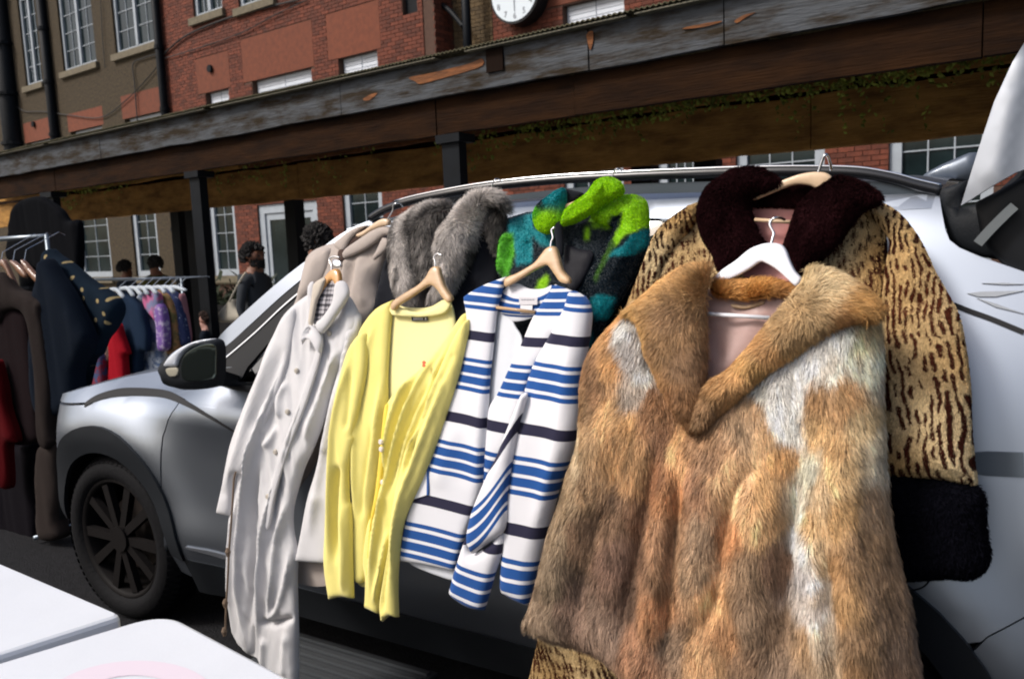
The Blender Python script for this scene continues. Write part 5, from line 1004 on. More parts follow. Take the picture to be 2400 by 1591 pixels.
svC = svmap([((330, 1282), 3.335), ((475, 1335), 3.335), ((300, 1350), 3.515), ((450, 1425), 3.55), ((282, 1410), 3.69), ((430, 1490), 3.71), ((470, 1200), 2.98), ((510, 1210), 3.0), ((500, 1245), 3.09)])
cuff = cBj((355, 1205), (380, 1270), (450, 1230), (512, 1180), (512, 1250), (480, 1340), (455, 1425), (430, 1512, 1), (360, 1495), (280, 1440, 1), (300, 1360), (322, 1290), (342, 1230))
panel(sj, 'forearm_end', cuff, S_front, m_str, T=.024, R=.025, off=.045, uv=svC, res=.011, wr=[(.002, .04, .1, 65, .2)])
panel(sj, 'pocket_edge', cBj((183, 865), (192, 862), (190, 1020), (182, 1022)), S_front, mat('plain blue edge', (.011, .068, .25), .8), smooth=False, T=0, off=.034, thick=.003)
panel(sj, 'pocket_flap', cBj((190, 1018), (122, 1040), (100, 1042), (140, 960), (186, 880)), S_front, mat('plain white cotton', (.72, .72, .75), .8), smooth=False, T=0, off=.033, thick=.003)
panel(sj, 'neck_label', cBj((577, 176), (655, 178), (655, 208), (577, 208)), S_front, mat('grey satin label', (.50, .48, .50), .5), smooth=False, T=0, off=.012, thick=.002)
panel(sj, 'size_label', cBj((583, 209), (634, 210), (632, 246), (582, 244)), S_front, mat('white satin label', (.62, .62, .64), .5), smooth=False, T=0, off=.010, thick=.002)
for k in range(5): panel(sj, 'label_letter', cBj((585+k*12, 184), (593+k*12, 184), (593+k*12, 188), (585+k*12, 188)), S_front, mat('grey thread', (.28, .28, .32), .7), smooth=False, T=0, res=.0015, off=.0135, thick=.001)
hanger('pale wooden hanger in the striped jacket', cBj((520, 95), (570, 72), (640, 30), (672, -8), (690, -30), (715, -42), (735, -30), (748, 10), (762, 60), (792, 98), (790, 118), (755, 112), (730, 80), (705, 45), (690, 40), (640, 62), (580, 100), (520, 132)), S_front, m_wood, cBj((712, -35), (715, -60), (722, -80), (716, -110), (730, -122)), bar=cBj((482, 220), (645, 240)), off=.022, hr=.0028)
# ---------------------------------------------------------------- fox fur coat
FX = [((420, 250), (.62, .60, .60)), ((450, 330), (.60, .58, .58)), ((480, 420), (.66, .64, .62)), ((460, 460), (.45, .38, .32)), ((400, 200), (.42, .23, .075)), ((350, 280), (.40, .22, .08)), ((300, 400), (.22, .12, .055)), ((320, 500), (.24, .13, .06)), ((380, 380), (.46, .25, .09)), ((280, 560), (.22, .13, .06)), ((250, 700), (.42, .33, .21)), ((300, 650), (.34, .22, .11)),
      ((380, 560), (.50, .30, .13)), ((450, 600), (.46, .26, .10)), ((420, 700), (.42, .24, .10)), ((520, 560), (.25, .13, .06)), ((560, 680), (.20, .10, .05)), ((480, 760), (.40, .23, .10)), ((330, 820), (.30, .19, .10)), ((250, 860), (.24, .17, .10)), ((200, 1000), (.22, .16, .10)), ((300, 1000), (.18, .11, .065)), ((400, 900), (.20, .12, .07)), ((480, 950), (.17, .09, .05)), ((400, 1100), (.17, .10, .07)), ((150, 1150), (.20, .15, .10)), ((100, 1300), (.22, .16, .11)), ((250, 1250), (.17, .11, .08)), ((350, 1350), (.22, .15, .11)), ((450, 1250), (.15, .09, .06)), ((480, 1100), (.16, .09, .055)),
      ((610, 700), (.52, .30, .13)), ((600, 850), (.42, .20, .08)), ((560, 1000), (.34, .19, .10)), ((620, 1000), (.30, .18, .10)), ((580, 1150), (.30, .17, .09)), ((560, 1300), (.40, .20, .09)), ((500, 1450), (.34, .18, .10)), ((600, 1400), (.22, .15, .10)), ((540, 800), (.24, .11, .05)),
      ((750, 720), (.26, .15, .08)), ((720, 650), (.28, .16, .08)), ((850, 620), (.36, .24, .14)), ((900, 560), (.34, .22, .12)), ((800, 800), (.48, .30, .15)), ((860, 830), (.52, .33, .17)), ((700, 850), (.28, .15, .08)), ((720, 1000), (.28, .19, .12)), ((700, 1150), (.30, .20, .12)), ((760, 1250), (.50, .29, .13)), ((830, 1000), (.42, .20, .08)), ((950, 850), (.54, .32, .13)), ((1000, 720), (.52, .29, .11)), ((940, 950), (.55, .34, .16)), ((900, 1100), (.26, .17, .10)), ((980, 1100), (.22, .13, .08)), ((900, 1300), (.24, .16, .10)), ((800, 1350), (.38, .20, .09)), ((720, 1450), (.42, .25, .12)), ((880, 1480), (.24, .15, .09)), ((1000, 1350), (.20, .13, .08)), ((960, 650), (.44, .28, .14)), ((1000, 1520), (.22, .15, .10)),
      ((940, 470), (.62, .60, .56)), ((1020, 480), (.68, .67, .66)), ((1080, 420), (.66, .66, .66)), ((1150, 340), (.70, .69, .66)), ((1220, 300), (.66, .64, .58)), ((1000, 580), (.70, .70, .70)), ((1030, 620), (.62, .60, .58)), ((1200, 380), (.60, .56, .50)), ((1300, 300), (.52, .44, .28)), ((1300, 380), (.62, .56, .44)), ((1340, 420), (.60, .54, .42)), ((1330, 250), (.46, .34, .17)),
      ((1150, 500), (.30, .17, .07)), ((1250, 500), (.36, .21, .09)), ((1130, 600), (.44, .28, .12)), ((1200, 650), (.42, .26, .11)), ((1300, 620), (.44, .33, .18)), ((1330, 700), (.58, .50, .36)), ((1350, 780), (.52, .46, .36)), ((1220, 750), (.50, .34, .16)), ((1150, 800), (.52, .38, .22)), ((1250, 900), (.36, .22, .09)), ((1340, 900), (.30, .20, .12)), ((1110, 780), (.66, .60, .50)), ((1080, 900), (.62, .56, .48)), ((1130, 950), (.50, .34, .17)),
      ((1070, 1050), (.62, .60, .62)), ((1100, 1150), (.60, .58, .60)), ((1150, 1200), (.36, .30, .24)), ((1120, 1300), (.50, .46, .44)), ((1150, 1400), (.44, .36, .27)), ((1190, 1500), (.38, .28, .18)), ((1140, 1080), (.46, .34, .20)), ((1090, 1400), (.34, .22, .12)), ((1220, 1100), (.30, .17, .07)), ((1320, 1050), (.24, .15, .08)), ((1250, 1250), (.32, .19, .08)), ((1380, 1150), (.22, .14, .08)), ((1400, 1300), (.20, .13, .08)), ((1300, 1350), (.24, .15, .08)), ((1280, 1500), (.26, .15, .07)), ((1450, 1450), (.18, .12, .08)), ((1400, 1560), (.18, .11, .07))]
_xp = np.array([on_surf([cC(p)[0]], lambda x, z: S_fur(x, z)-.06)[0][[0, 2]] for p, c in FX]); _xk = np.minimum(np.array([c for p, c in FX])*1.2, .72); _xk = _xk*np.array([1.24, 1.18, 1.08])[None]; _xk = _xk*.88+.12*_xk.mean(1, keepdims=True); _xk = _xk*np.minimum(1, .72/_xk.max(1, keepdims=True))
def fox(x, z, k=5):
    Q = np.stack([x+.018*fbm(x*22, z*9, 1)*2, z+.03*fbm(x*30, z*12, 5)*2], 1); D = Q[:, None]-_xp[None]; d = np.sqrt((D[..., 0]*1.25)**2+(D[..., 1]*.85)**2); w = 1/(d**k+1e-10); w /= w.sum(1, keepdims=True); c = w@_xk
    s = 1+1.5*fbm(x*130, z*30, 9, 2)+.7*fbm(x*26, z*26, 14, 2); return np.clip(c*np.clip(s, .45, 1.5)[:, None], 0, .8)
fx = garment('fox_fur_coat', 'big reddish brown fox fur coat with white patches on a white hanger', 'coat', cC((800, 900))[0], S_fur)
m_fxb = mat('fox skin', (.10, .05, .025), 1, var=.4, vscale=30)
fb = cC((700, 80), (600, 90), (530, 130), (460, 170), (395, 235), (330, 310), (290, 380), (270, 470), (266, 600), (252, 700), (222, 790), (190, 900), (152, 1010), (115, 1160), (85, 1270), (60, 1345), (110, 1385), (180, 1420), (270, 1438), (350, 1478), (405, 1520), (450, 1600), (520, 1680), (700, 1720), (1000, 1740), (1300, 1740), (1530, 1720), (1515, 1560), (1495, 1440), (1470, 1280), (1435, 1140), (1405, 1000), (1388, 880), (1378, 700), (1368, 500), (1368, 350), (1350, 220), (1250, 150), (1110, 100), (1000, 250), (880, 380), (760, 480), (700, 600), (640, 560), (560, 420), (560, 250))
fF = [(cC((590, 620), (560, 800), (520, 1000), (480, 1200), (440, 1420)), .022, -0.0310, .25, 2), (cC((660, 700), (655, 900), (635, 1100), (620, 1300), (610, 1560)), .014, -0.0248, .25, 2), (cC((1090, 660), (1080, 850), (1060, 1000), (1045, 1200), (1040, 1560)), .022, -0.0341, .25, 2), (cC((615, 680), (600, 900), (570, 1150), (530, 1400), (510, 1560)), .022, 0.0161, .25, 2),
      (cC((960, 700), (870, 820), (830, 1000), (800, 1200), (700, 1400)), .016, -0.0186, .25, 2), (cC((980, 760), (940, 950), (920, 1200), (900, 1500)), .035, 0.0248, .25, 2), (cC((780, 750), (760, 900), (720, 1100), (680, 1350)), .030, 0.0161, .25, 2), (cC((400, 520), (340, 750), (260, 1000), (170, 1250)), .05, 0.0310, .25, 2), (cC((1250, 600), (1250, 900), (1300, 1200), (1350, 1560)), .05, 0.0310, .25, 2), (cC((1120, 950), (1150, 1200), (1190, 1500)), .02, 0.0186, .25, 2), (cC((1200, 1000), (1210, 1250), (1230, 1550)), .016, -0.0186, .25, 2), (cC((400, 850), (340, 1100), (280, 1350)), .02, -0.0124, .25, 2), (cC((1330, 700), (1360, 1000), (1420, 1300)), .03, 0.0124, .25, 2)]
P_ = panel(fx, 'body', fb, S_fur, m_fxb, T=.085, R=.10, res=.013, folds=fF, wr=[(.012, .07, .3, 71, .1)], thick=.02)
def fdir(x, z):
    X0, X1 = on_surf([cC((266, 700))[0]], S_fur)[0][0], on_surf([cC((1380, 700))[0]], S_fur)[0][0]; t = (x-(X0+X1)/2)/(X1-X0)
    return np.stack([t*.45+.5*fbm(x*9, z*7, 3, 2), 0*x, -1+0*x], 1)
fur(fx, 'fur', P_, m_hair, 175000, .031, W=.0011, col=fox, parent=P_['o'], lift=.42, clump=.45, seed=81, dirf=fdir, jit=.16)
def collar(name, pts, off, T, R, n, L, flowp, flowd, colf, seed, folds=()):
    p = panel(fx, name, pts, S_fur, m_fxb, T=T, R=R, off=off, res=.011, folds=folds); P2_ = np.array([on_surf([cC(q)[0]], S_fur)[0][[0, 2]] for q in flowp]); D2 = np.array(flowd, float)
    def f(x, z): d = np.linalg.norm(np.stack([x, z], 1)[:, None]-P2_[None], axis=2); w = 1/(d**3+1e-6); w /= w.sum(1, keepdims=True); v = w@D2; return np.stack([v[:, 0], 0*x, v[:, 1]], 1)
    fur(fx, 'fur', p, m_hair, n, L, W=.0013, col=colf, parent=p['o'], lift=.5, clump=.5, seed=seed, dirf=f, jit=.2); return p
def ccol(pts, cols, k=4):
    P3 = np.array([on_surf([cC(q)[0]], S_fur)[0][[0, 2]] for q in pts]); K3 = np.minimum(np.array(cols)*1.3, .7)
    def f(x, z):
        d = np.linalg.norm(np.stack([x, z], 1)[:, None]-P3[None], axis=2); w = 1/(d**k+1e-9); w /= w.sum(1, keepdims=True); s = 1+1.1*fbm(x*70, z*50, 19, 2); return np.clip((w@K3)*np.clip(s, .35, 1.8)[:, None], 0, .8)
    return f
collar('collar', cC((735, 60), (700, 35), (640, 45), (560, 95), (480, 160), (420, 215), (470, 230), (495, 300), (520, 380), (560, 460), (600, 540), (640, 600), (672, 640), (700, 600), (712, 520), (714, 430), (715, 300), (716, 180)), .065, .05, .05, 26000, .030,
       ((700, 60), (520, 150), (560, 300), (600, 450), (670, 600), (700, 300)), ((-.6, .3), (-.9, -.2), (-.6, -.8), (-.4, -1), (-.1, -1), (.3, -1)),
       ccol(((700, 60), (600, 90), (480, 170), (540, 280), (560, 400), (620, 300), (660, 200), (700, 350), (650, 480), (690, 560), (600, 480), (620, 560)), ((.38, .22, .09), (.48, .28, .11), (.46, .27, .10), (.44, .26, .10), (.36, .20, .08), (.26, .15, .07), (.24, .14, .07), (.22, .13, .07), (.20, .10, .045), (.14, .07, .03), (.40, .22, .09), (.34, .18, .07))), 91)
collar('collar', cC((1075, 110), (1100, 62), (1150, 55), (1220, 75), (1300, 125), (1362, 190), (1330, 235), (1240, 245), (1160, 285), (1080, 335), (980, 400), (900, 460), (820, 535), (740, 600), (690, 636), (690, 560), (740, 470), (810, 420), (890, 335), (960, 250), (1020, 180)), .075, .05, .05, 30000, .032,
       ((1100, 80), (1250, 150), (1150, 280), (950, 400), (780, 520), (900, 350), (1000, 220)), ((-.2, .9), (.9, -.1), (.4, -.9), (.2, -1), (-.2, -.9), (-.6, -.7), (-.7, -.3)),
       ccol(((1100, 80), (1180, 100), (1300, 160), (1240, 220), (1150, 200), (1080, 250), (1000, 300), (1100, 320), (950, 380), (850, 440), (900, 430), (780, 540), (720, 580), (1040, 160)), ((.46, .34, .18), (.50, .38, .22), (.42, .23, .08), (.26, .13, .05), (.36, .24, .12), (.30, .19, .09), (.40, .22, .09), (.48, .30, .13), (.44, .26, .10), (.34, .19, .08), (.42, .24, .10), (.24, .14, .07), (.20, .12, .06), (.36, .24, .12))), 92)
collar('collar', cC((744, 90), (780, 82), (850, 92), (920, 88), (990, 98), (1048, 120), (1030, 145), (960, 148), (870, 158), (790, 150), (745, 138)), .03, .02, .03, 6000, .026, ((760, 110), (900, 110), (1020, 120)), ((.5, .5), (.6, .4), (.8, .1)), ccol(((760, 110), (900, 120), (1020, 130), (850, 95)), ((.34, .15, .04), (.40, .19, .05), (.28, .13, .04), (.44, .22, .07))), 93)
m_mauve = mat('mauve satin lining', (.40, .25, .22), .45, sheen=.3, var=.15, vscale=6, bump=.2, bscale=15)
panel(fx, 'lining', cC((720, 130), (800, 140), (900, 150), (1040, 130), (960, 270), (880, 370), (800, 440), (740, 500), (700, 560), (700, 300)), S_fur, m_mauve, T=.004, R=.02, off=.015, folds=[(cC((900, 230), (840, 350), (770, 450)), .01, .006), (cC((750, 250), (760, 400)), .012, -.006), (cC((960, 180), (900, 260)), .006, .006)], wr=[(.005, .05, .12, 77, 0)])
panel(fx, 'hanging_loop', cC((815, 178), (870, 182), (930, 165), (935, 178), (870, 196), (818, 190)), S_fur, mat('tan satin loop', (.30, .19, .10), .5), T=.003, R=.01, off=.026)
hanger('white hanger in the fox fur coat', cK((540, 790), (600, 730), (680, 675), (760, 610), (830, 580), (890, 571), (945, 582), (975, 615), (1000, 680), (1030, 740), (1062, 775), (1055, 805), (1030, 822), (985, 782), (920, 725), (860, 690), (825, 683), (770, 720), (690, 765), (600, 800), (560, 806)), S_fur, m_whp, cK((890, 578), (898, 545), (905, 515), (890, 485), (882, 460), (892, 438), (915, 425, .0), (945, 426, .02), (968, 436, .04)), bar=cK((497, 984), (880, 1008)), off=.042, hr=.0030)
# ------------------------------------------------------------------ white folding tables in front
def table(label, corners, rad, zt=.74, th_=.035, pink=False):
    P = []
    for x, y in corners:
        d = rays([(x, y)])[0]; t = (zt-CH)/d[2]; P.append(np.array([d[0]*t, d[1]*t]))
    c = sum(P)/len(P); t = Thing('folding_table', label, 'table', (c[0], c[1], 0), group='white folding tables in the foreground'); return t, P
def round_poly(P, r, n=8):
    out = []; N = len(P)
    for i in range(N):
        a, b, c = P[i-1], P[i], P[(i+1) % N]; u = (a-b)/np.linalg.norm(a-b); v = (c-b)/np.linalg.norm(c-b)
        for k in range(n+1): s = k/n; out.append((b+u*r)*(1-s)**2+2*b*s*(1-s)+(b+v*r)*s*s)
    return out
def tabletop(t, P, r, zt, th_):
    O = round_poly(P, r); n = len(O); V = []; F = []; c = sum(P)/4
    prof_ = [(0, zt-th_), (-.0, zt-.012), (.004, zt-.004), (.012, zt)]
    for d, z in prof_:
        for p in O: u = (c-p)/np.linalg.norm(c-p); V.append((*(p+u*d), z))
    for k in range(3):
        for i in range(n): F.append((k*n+i, k*n+(i+1) % n, (k+1)*n+(i+1) % n, (k+1)*n+i))
    F.append(tuple(range(3*n, 4*n))); F.append(tuple(range(n))[::-1])
    return mesh('tabletop', V, F, m_white, t)
def legs(t, P):
    c = sum(P)/4
    for p in P:
        q = c+(p-c)*.82; MB().tube([(q[0], q[1], 0), (q[0], q[1], .71)], .014, 10).build('leg', mat('grey leg steel', (.3, .3, .32), .35, .8), t, smooth=True)
def gpt(x, y, z=.74): d = rays([(x, y)])[0]; s = (z-CH)/d[2]; return np.array([d[0]*s, d[1]*s])
# near table: rounded far corner at (430,1440)
t2, _ = table('near white folding table with rounded corner, lower one of the two', [(420, 1430), (700, 1600), (0, 1556)], .1)
A0 = gpt(452, 1428); e1 = gpt(690, 1591)-gpt(540, 1512); e1 /= np.linalg.norm(e1); e2 = gpt(0, 1552)-gpt(270, 1470); e2 /= np.linalg.norm(e2)
# corner = meeting of both edge lines
def meet(p, u, q, v): M_ = np.array([u, -v]).T; s = np.linalg.solve(M_, q-p); return p+u*s[0]
C0 = meet(gpt(540, 1512), e1, gpt(270, 1470), e2)
PT = [C0, C0+e1*.75, C0+e1*.75+e2*1.6, C0+e2*1.6]; tabletop(t2, PT, .075, .74, .04); legs(t2, PT)
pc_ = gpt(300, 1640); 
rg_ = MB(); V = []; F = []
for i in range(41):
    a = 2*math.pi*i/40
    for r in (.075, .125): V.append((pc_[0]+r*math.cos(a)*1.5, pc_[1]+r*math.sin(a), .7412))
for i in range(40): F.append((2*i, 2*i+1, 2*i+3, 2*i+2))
mesh('pink_ring_reflection', V, F, mat('pale pink reflection', (.68, .59, .655), .5), t2)  # blurred pink reflection on the tabletop, painted as a flat ring
t1, _ = table('far white folding table at the left edge with a squarer corner', [(265, 1435), (0, 1315), (0, 1550)], .1)
f1 = gpt(0, 1318)-gpt(240, 1420); f1 /= np.linalg.norm(f1); f2 = gpt(0, 1532)-gpt(255, 1450); f2 /= np.linalg.norm(f2)
C1 = meet(gpt(120, 1369), f1, gpt(120, 1493), f2)
PT1 = [C1, C1+f1*1.4, C1+f1*1.4+f2*.75, C1+f2*.75]; tabletop(t1, PT1, .018, .74, .045); legs(t1, PT1)
# ------------------------------------------------------------------ clothes racks and hung clothes behind the bonnet
m_tr = mat('rack chrome', (.20, .23, .26), .4, .9)
def flat(name, label, cat, pts, Y, m, grp='clothes on the racks beyond the bonnet', T=.035, wrs=31, fold=.012, uvf=None):
    sf = lambda x, z: 0*x+Y
    c = on_surf([p[:2] for p in pts], sf).mean(0); 
    th = Thing(name, label, cat, c, group=grp)
    panel(th, 'cloth', pts, sf, m, T=T, R=.04, res=.03, wr=[(fold, .045, .9, wrs, .05), (fold*.5, .02, .5, wrs+3, .1)], thick=.03); return th
cm = lambda n, c, **k: mat(n, c, .95, spec=.08, **k)
YA, YR = 2.55, 4.35
def rack(label, a, b, Y, z2=None, drop=0):
    p, q = onW(*a, Y), onW(*b, Y); p[2] = q[2] = (p[2]+q[2])/2; t = Thing('clothes_rack', label, 'clothes rack', (p[0], p[1], 0), group='clothes racks in the yard')
    MB().tube([p, q], .014, 10).build('rail', m_tr, t, smooth=True)
    for e in (p, q): MB().tube([(e[0], e[1], 0), (e[0], e[1], e[2]+.01)], .013, 8).build('upright', m_tr, t, smooth=True); MB().tube([(e[0], e[1]-.25, .04), (e[0], e[1]+.25, .04)], .013, 8).build('foot', m_tr, t, smooth=True)
    return p, q
pa, qa = rack('chrome clothes rack of dark garments at the left edge', (-60, 562), (110, 556), YA)
pb, qb = rack('grey clothes rack of white hangers beyond the bonnet', (190, 657), (425, 651), YR)
# wooden hangers at the left rack
for i, (pts, lab) in enumerate(((cFr((-10, 160), (15, 150), (40, 190), (82, 288), (70, 290), (30, 200), (0, 175)), 'wooden hanger at the left edge, nearest of three on dark rack'), (cFr((45, 152), (65, 160), (100, 190), (122, 222), (112, 232), (90, 215), (60, 175)), 'bright edged wooden hanger between two others on dark rack'), (cFr((95, 150), (115, 165), (160, 215), (220, 265), (228, 290), (212, 296), (160, 250), (120, 200)), 'long sloping wooden hanger, rightmost on the dark rack'))):
    P_3 = on_surf(pts, lambda x, z: 0*x+YA-.22); t = Thing('clothes_hanger', lab, 'hanger', P_3.mean(0)); panel(t, 'body', pts, lambda x, z: 0*x+YA-.22, mat('worn hanger wood', (.17, .075, .035), .4, coat=.5), T=.012, R=.012, res=.015, thick=.012)
    c0 = P_3.mean(0); MB().tube([(P_3[0][0]+.02, YA-.22, P_3[0][2]-.02), (P_3[0][0]+.02, YA-.2, P_3[0][2]+.05), (P_3[0][0]+.02, YA-.02, pa[2]+.016), (P_3[0][0]+.02, YA+.014, pa[2])], .002, 5).build('hook', m_steel, t)
m_dot = mat('navy dotted cotton', (.005, .012, .022), .95, spec=.08, var=.3, vscale=2)
n_ = m_dot.node_tree.nodes; l_ = m_dot.node_tree.links; tcx = n_.new('ShaderNodeTexCoord'); vo = n_.new('ShaderNodeTexVoronoi'); vo.inputs['Scale'].default_value = 13; vo.voronoi_dimensions = '2D'; sx_ = n_.new('ShaderNodeSeparateXYZ'); l_.new(tcx.outputs['Object'], sx_.inputs[0]); cx_ = n_.new('ShaderNodeCombineXYZ'); l_.new(sx_.outputs[0], cx_.inputs[0]); l_.new(sx_.outputs[2], cx_.inputs[1]); l_.new(cx_.outputs[0], vo.inputs['Vector'])
mr = n_.new('ShaderNodeMapRange'); mr.inputs[1].default_value = .13; mr.inputs[2].default_value = .17; mr.inputs[3].default_value = 1; mr.inputs[4].default_value = 0; l_.new(vo.outputs['Distance'], mr.inputs[0])
mxx = n_.new('ShaderNodeMix'); mxx.data_type = 'RGBA'; l_.new(mr.outputs[0], mxx.inputs[0]); src_ = n_['Principled BSDF'].inputs['Base Color'].links[0].from_socket; l_.new(src_, mxx.inputs[6]); mxx.inputs[7].default_value = (.26, .20, .10, 1); l_.new(mxx.outputs[2], n_['Principled BSDF'].inputs['Base Color'])
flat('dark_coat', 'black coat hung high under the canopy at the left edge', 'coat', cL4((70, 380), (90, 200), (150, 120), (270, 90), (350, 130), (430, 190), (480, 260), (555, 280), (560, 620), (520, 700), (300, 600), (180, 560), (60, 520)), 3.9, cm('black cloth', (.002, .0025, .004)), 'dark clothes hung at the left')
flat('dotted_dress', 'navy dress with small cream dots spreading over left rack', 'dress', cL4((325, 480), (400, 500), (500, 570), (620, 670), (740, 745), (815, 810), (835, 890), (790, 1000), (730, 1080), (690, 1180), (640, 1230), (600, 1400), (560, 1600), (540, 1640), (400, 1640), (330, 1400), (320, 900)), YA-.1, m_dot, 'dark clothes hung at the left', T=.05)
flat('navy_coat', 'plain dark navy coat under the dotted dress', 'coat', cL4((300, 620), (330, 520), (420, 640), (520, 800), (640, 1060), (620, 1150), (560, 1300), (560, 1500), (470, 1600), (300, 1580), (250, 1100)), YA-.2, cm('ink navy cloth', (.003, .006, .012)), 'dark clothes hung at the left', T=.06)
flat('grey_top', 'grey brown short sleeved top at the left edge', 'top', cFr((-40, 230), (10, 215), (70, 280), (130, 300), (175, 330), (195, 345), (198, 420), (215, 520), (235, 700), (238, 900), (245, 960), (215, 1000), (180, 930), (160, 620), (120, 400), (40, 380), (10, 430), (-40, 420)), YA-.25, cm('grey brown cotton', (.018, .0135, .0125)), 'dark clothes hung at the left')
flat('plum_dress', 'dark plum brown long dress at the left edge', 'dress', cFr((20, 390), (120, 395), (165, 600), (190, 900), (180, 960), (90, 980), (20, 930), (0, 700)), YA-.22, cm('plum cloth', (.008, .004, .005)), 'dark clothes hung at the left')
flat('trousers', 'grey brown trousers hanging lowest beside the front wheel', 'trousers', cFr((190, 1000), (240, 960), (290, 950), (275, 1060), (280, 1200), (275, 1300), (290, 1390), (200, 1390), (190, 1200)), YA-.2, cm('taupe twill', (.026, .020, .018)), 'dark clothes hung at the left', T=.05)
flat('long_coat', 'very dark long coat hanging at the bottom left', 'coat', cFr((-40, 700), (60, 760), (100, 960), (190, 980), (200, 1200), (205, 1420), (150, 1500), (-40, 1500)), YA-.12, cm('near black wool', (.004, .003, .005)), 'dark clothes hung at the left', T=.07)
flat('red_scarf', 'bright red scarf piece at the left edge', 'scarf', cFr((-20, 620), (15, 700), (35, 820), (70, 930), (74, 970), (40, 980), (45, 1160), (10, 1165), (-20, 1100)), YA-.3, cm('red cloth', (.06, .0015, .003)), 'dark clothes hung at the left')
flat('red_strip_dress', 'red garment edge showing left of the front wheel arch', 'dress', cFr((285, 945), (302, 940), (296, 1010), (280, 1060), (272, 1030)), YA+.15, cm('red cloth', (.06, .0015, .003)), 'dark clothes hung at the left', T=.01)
L = cL4
pat1 = mat('pale blue floral cotton', (.42, .47, .54), .9, vscale=14, col2=(.10, .15, .26), ramp=(.48, .55)); pat2 = mat('pink floral cotton', (.50, .12, .26), .9, vscale=12, col2=(.18, .20, .34), ramp=(.46, .56))
pat3 = mat('purple floral cotton', (.16, .08, .30), .9, vscale=26, col2=(.42, .36, .50), ramp=(.5, .6)); pat4 = mat('ochre patterned cotton', (.30, .15, .06), .9, vscale=14, col2=(.10, .09, .03), ramp=(.45, .6)); pat5 = mat('navy starred cotton', (.014, .025, .09), .9, vscale=40, col2=(.45, .50, .60), ramp=(.62, .66)); pat6 = mat('brown floral cotton', (.12, .07, .06), .9, vscale=18, col2=(.30, .20, .16), ramp=(.5, .6))
flat('denim_shirt', 'dark denim shirt on the white hanger rack left of pink dresses', 'shirt', L((835, 775), (880, 770), (940, 810), (985, 870), (1012, 960), (1030, 1060), (1025, 1160), (985, 1165), (970, 1300), (960, 1400), (880, 1420), (875, 1200), (850, 1000)), YR-.35, cm('dark denim', (.012, .024, .048)))
flat('red_dress', 'bright red dress hanging next to the denim shirt', 'dress', L((825, 972), (850, 1060), (875, 1130), (890, 1185), (870, 1195), (876, 1400), (820, 1500), (750, 1500), (765, 1250), (765, 1100), (800, 1010)), YR-.45, cm('scarlet cloth', (.28, .006, .014)))
flat('brown_dress', 'narrow brown patterned dress left of the red dress', 'dress', L((700, 1120), (760, 1060), (790, 1000), (790, 1100), (765, 1300), (750, 1500), (690, 1500)), YR-.4, pat6)
flat('striped_skirt', 'dark red and blue patterned skirt over the bonnet edge', 'skirt', L((570, 1270), (640, 1200), (700, 1180), (720, 1300), (720, 1520), (560, 1560)), YR-.5, mat('red blue patterned cloth', (.16, .01, .03), .9, vscale=16, col2=(.03, .05, .13), ramp=(.48, .54)))
flat('floral_dress', 'pale blue floral dress on the white hanger rack', 'dress', L((960, 790), (1010, 760), (1050, 860), (1080, 960), (1110, 1100), (1130, 1250), (1130, 1350), (980, 1360), (985, 1170), (1035, 1160), (1035, 1050), (1015, 940)), YR-.25, pat1)
flat('pink_dress', 'pink floral dress on the white hanger rack', 'dress', L((1000, 760), (1050, 745), (1100, 770), (1110, 860), (1095, 960), (1075, 940), (1040, 900), (1010, 850)), YR-.3, pat2)
flat('purple_dress', 'small patterned purple dress on the white hanger rack', 'dress', L((1075, 860), (1110, 830), (1140, 880), (1160, 1000), (1160, 1140), (1110, 1150), (1095, 1000)), YR-.3, pat3)
flat('ochre_dress', 'ochre brown patterned dress near the right end of the rack', 'dress', L((1085, 750), (1120, 745), (1180, 790), (1215, 880), (1232, 1000), (1240, 1150), (1170, 1180), (1160, 1000), (1135, 860)), YR-.22, pat4)
flat('star_dress', 'navy dress with tiny white stars on the rack end', 'dress', L((1120, 740), (1190, 740), (1240, 800), (1265, 900), (1290, 1010), (1300, 1110), (1240, 1120), (1225, 960), (1190, 830)), YR-.18, pat5)
flat('rose_shirt', 'dusty rose shirt at the very right end of rack', 'shirt', L((1235, 780), (1262, 770), (1285, 880), (1310, 1050), (1300, 1110), (1280, 980), (1258, 880)), YR-.15, cm('dusty rose', (.28, .13, .15)))
wh = mat('white plastic hanger', (.45, .50, .55), .4)
for i, (a, b, c) in enumerate((((740, 735), (800, 722), (860, 780)), ((830, 720), (880, 715), (930, 770)), ((880, 716), (930, 712), (985, 765)), ((930, 716), (985, 710), (1030, 760)), ((985, 714), (1040, 708), (1090, 755)), ((1050, 712), (1110, 708), (1150, 750)), ((1100, 712), (1160, 706), (1210, 748)), ((1150, 712), (1215, 706), (1290, 735)))):
    pts = L(a, b, c, (c[0]-18, c[1]+12), (b[0], b[1]+26), (a[0]+4, a[1]+22)); P_3 = on_surf(pts, lambda x, z: 0*x+YR-.38+.01*i)
    t = Thing('clothes_hanger', None, None, P_3.mean(0)); tag(t.o, ('leftmost', 'second from left', 'third from left', 'fourth from left', 'fourth from right', 'third from right', 'second from right', 'rightmost')[i]+' of the crowded white plastic hangers on the rack beyond the bonnet', 'hanger', 'white plastic hangers on the rack'); panel(t, 'body', pts, lambda x, z: 0*x+YR-.38+.01*i, wh, T=.01, R=.01, res=.02, thick=.01)
    hx = P_3[1]; MB().tube([hx+[0, 0, -.02], hx+[0, .1, .05], (hx[0], YR-.016, pb[2]+.014), (hx[0], YR+.014, pb[2]+.006)], .003, 5).build('hook', wh, t)
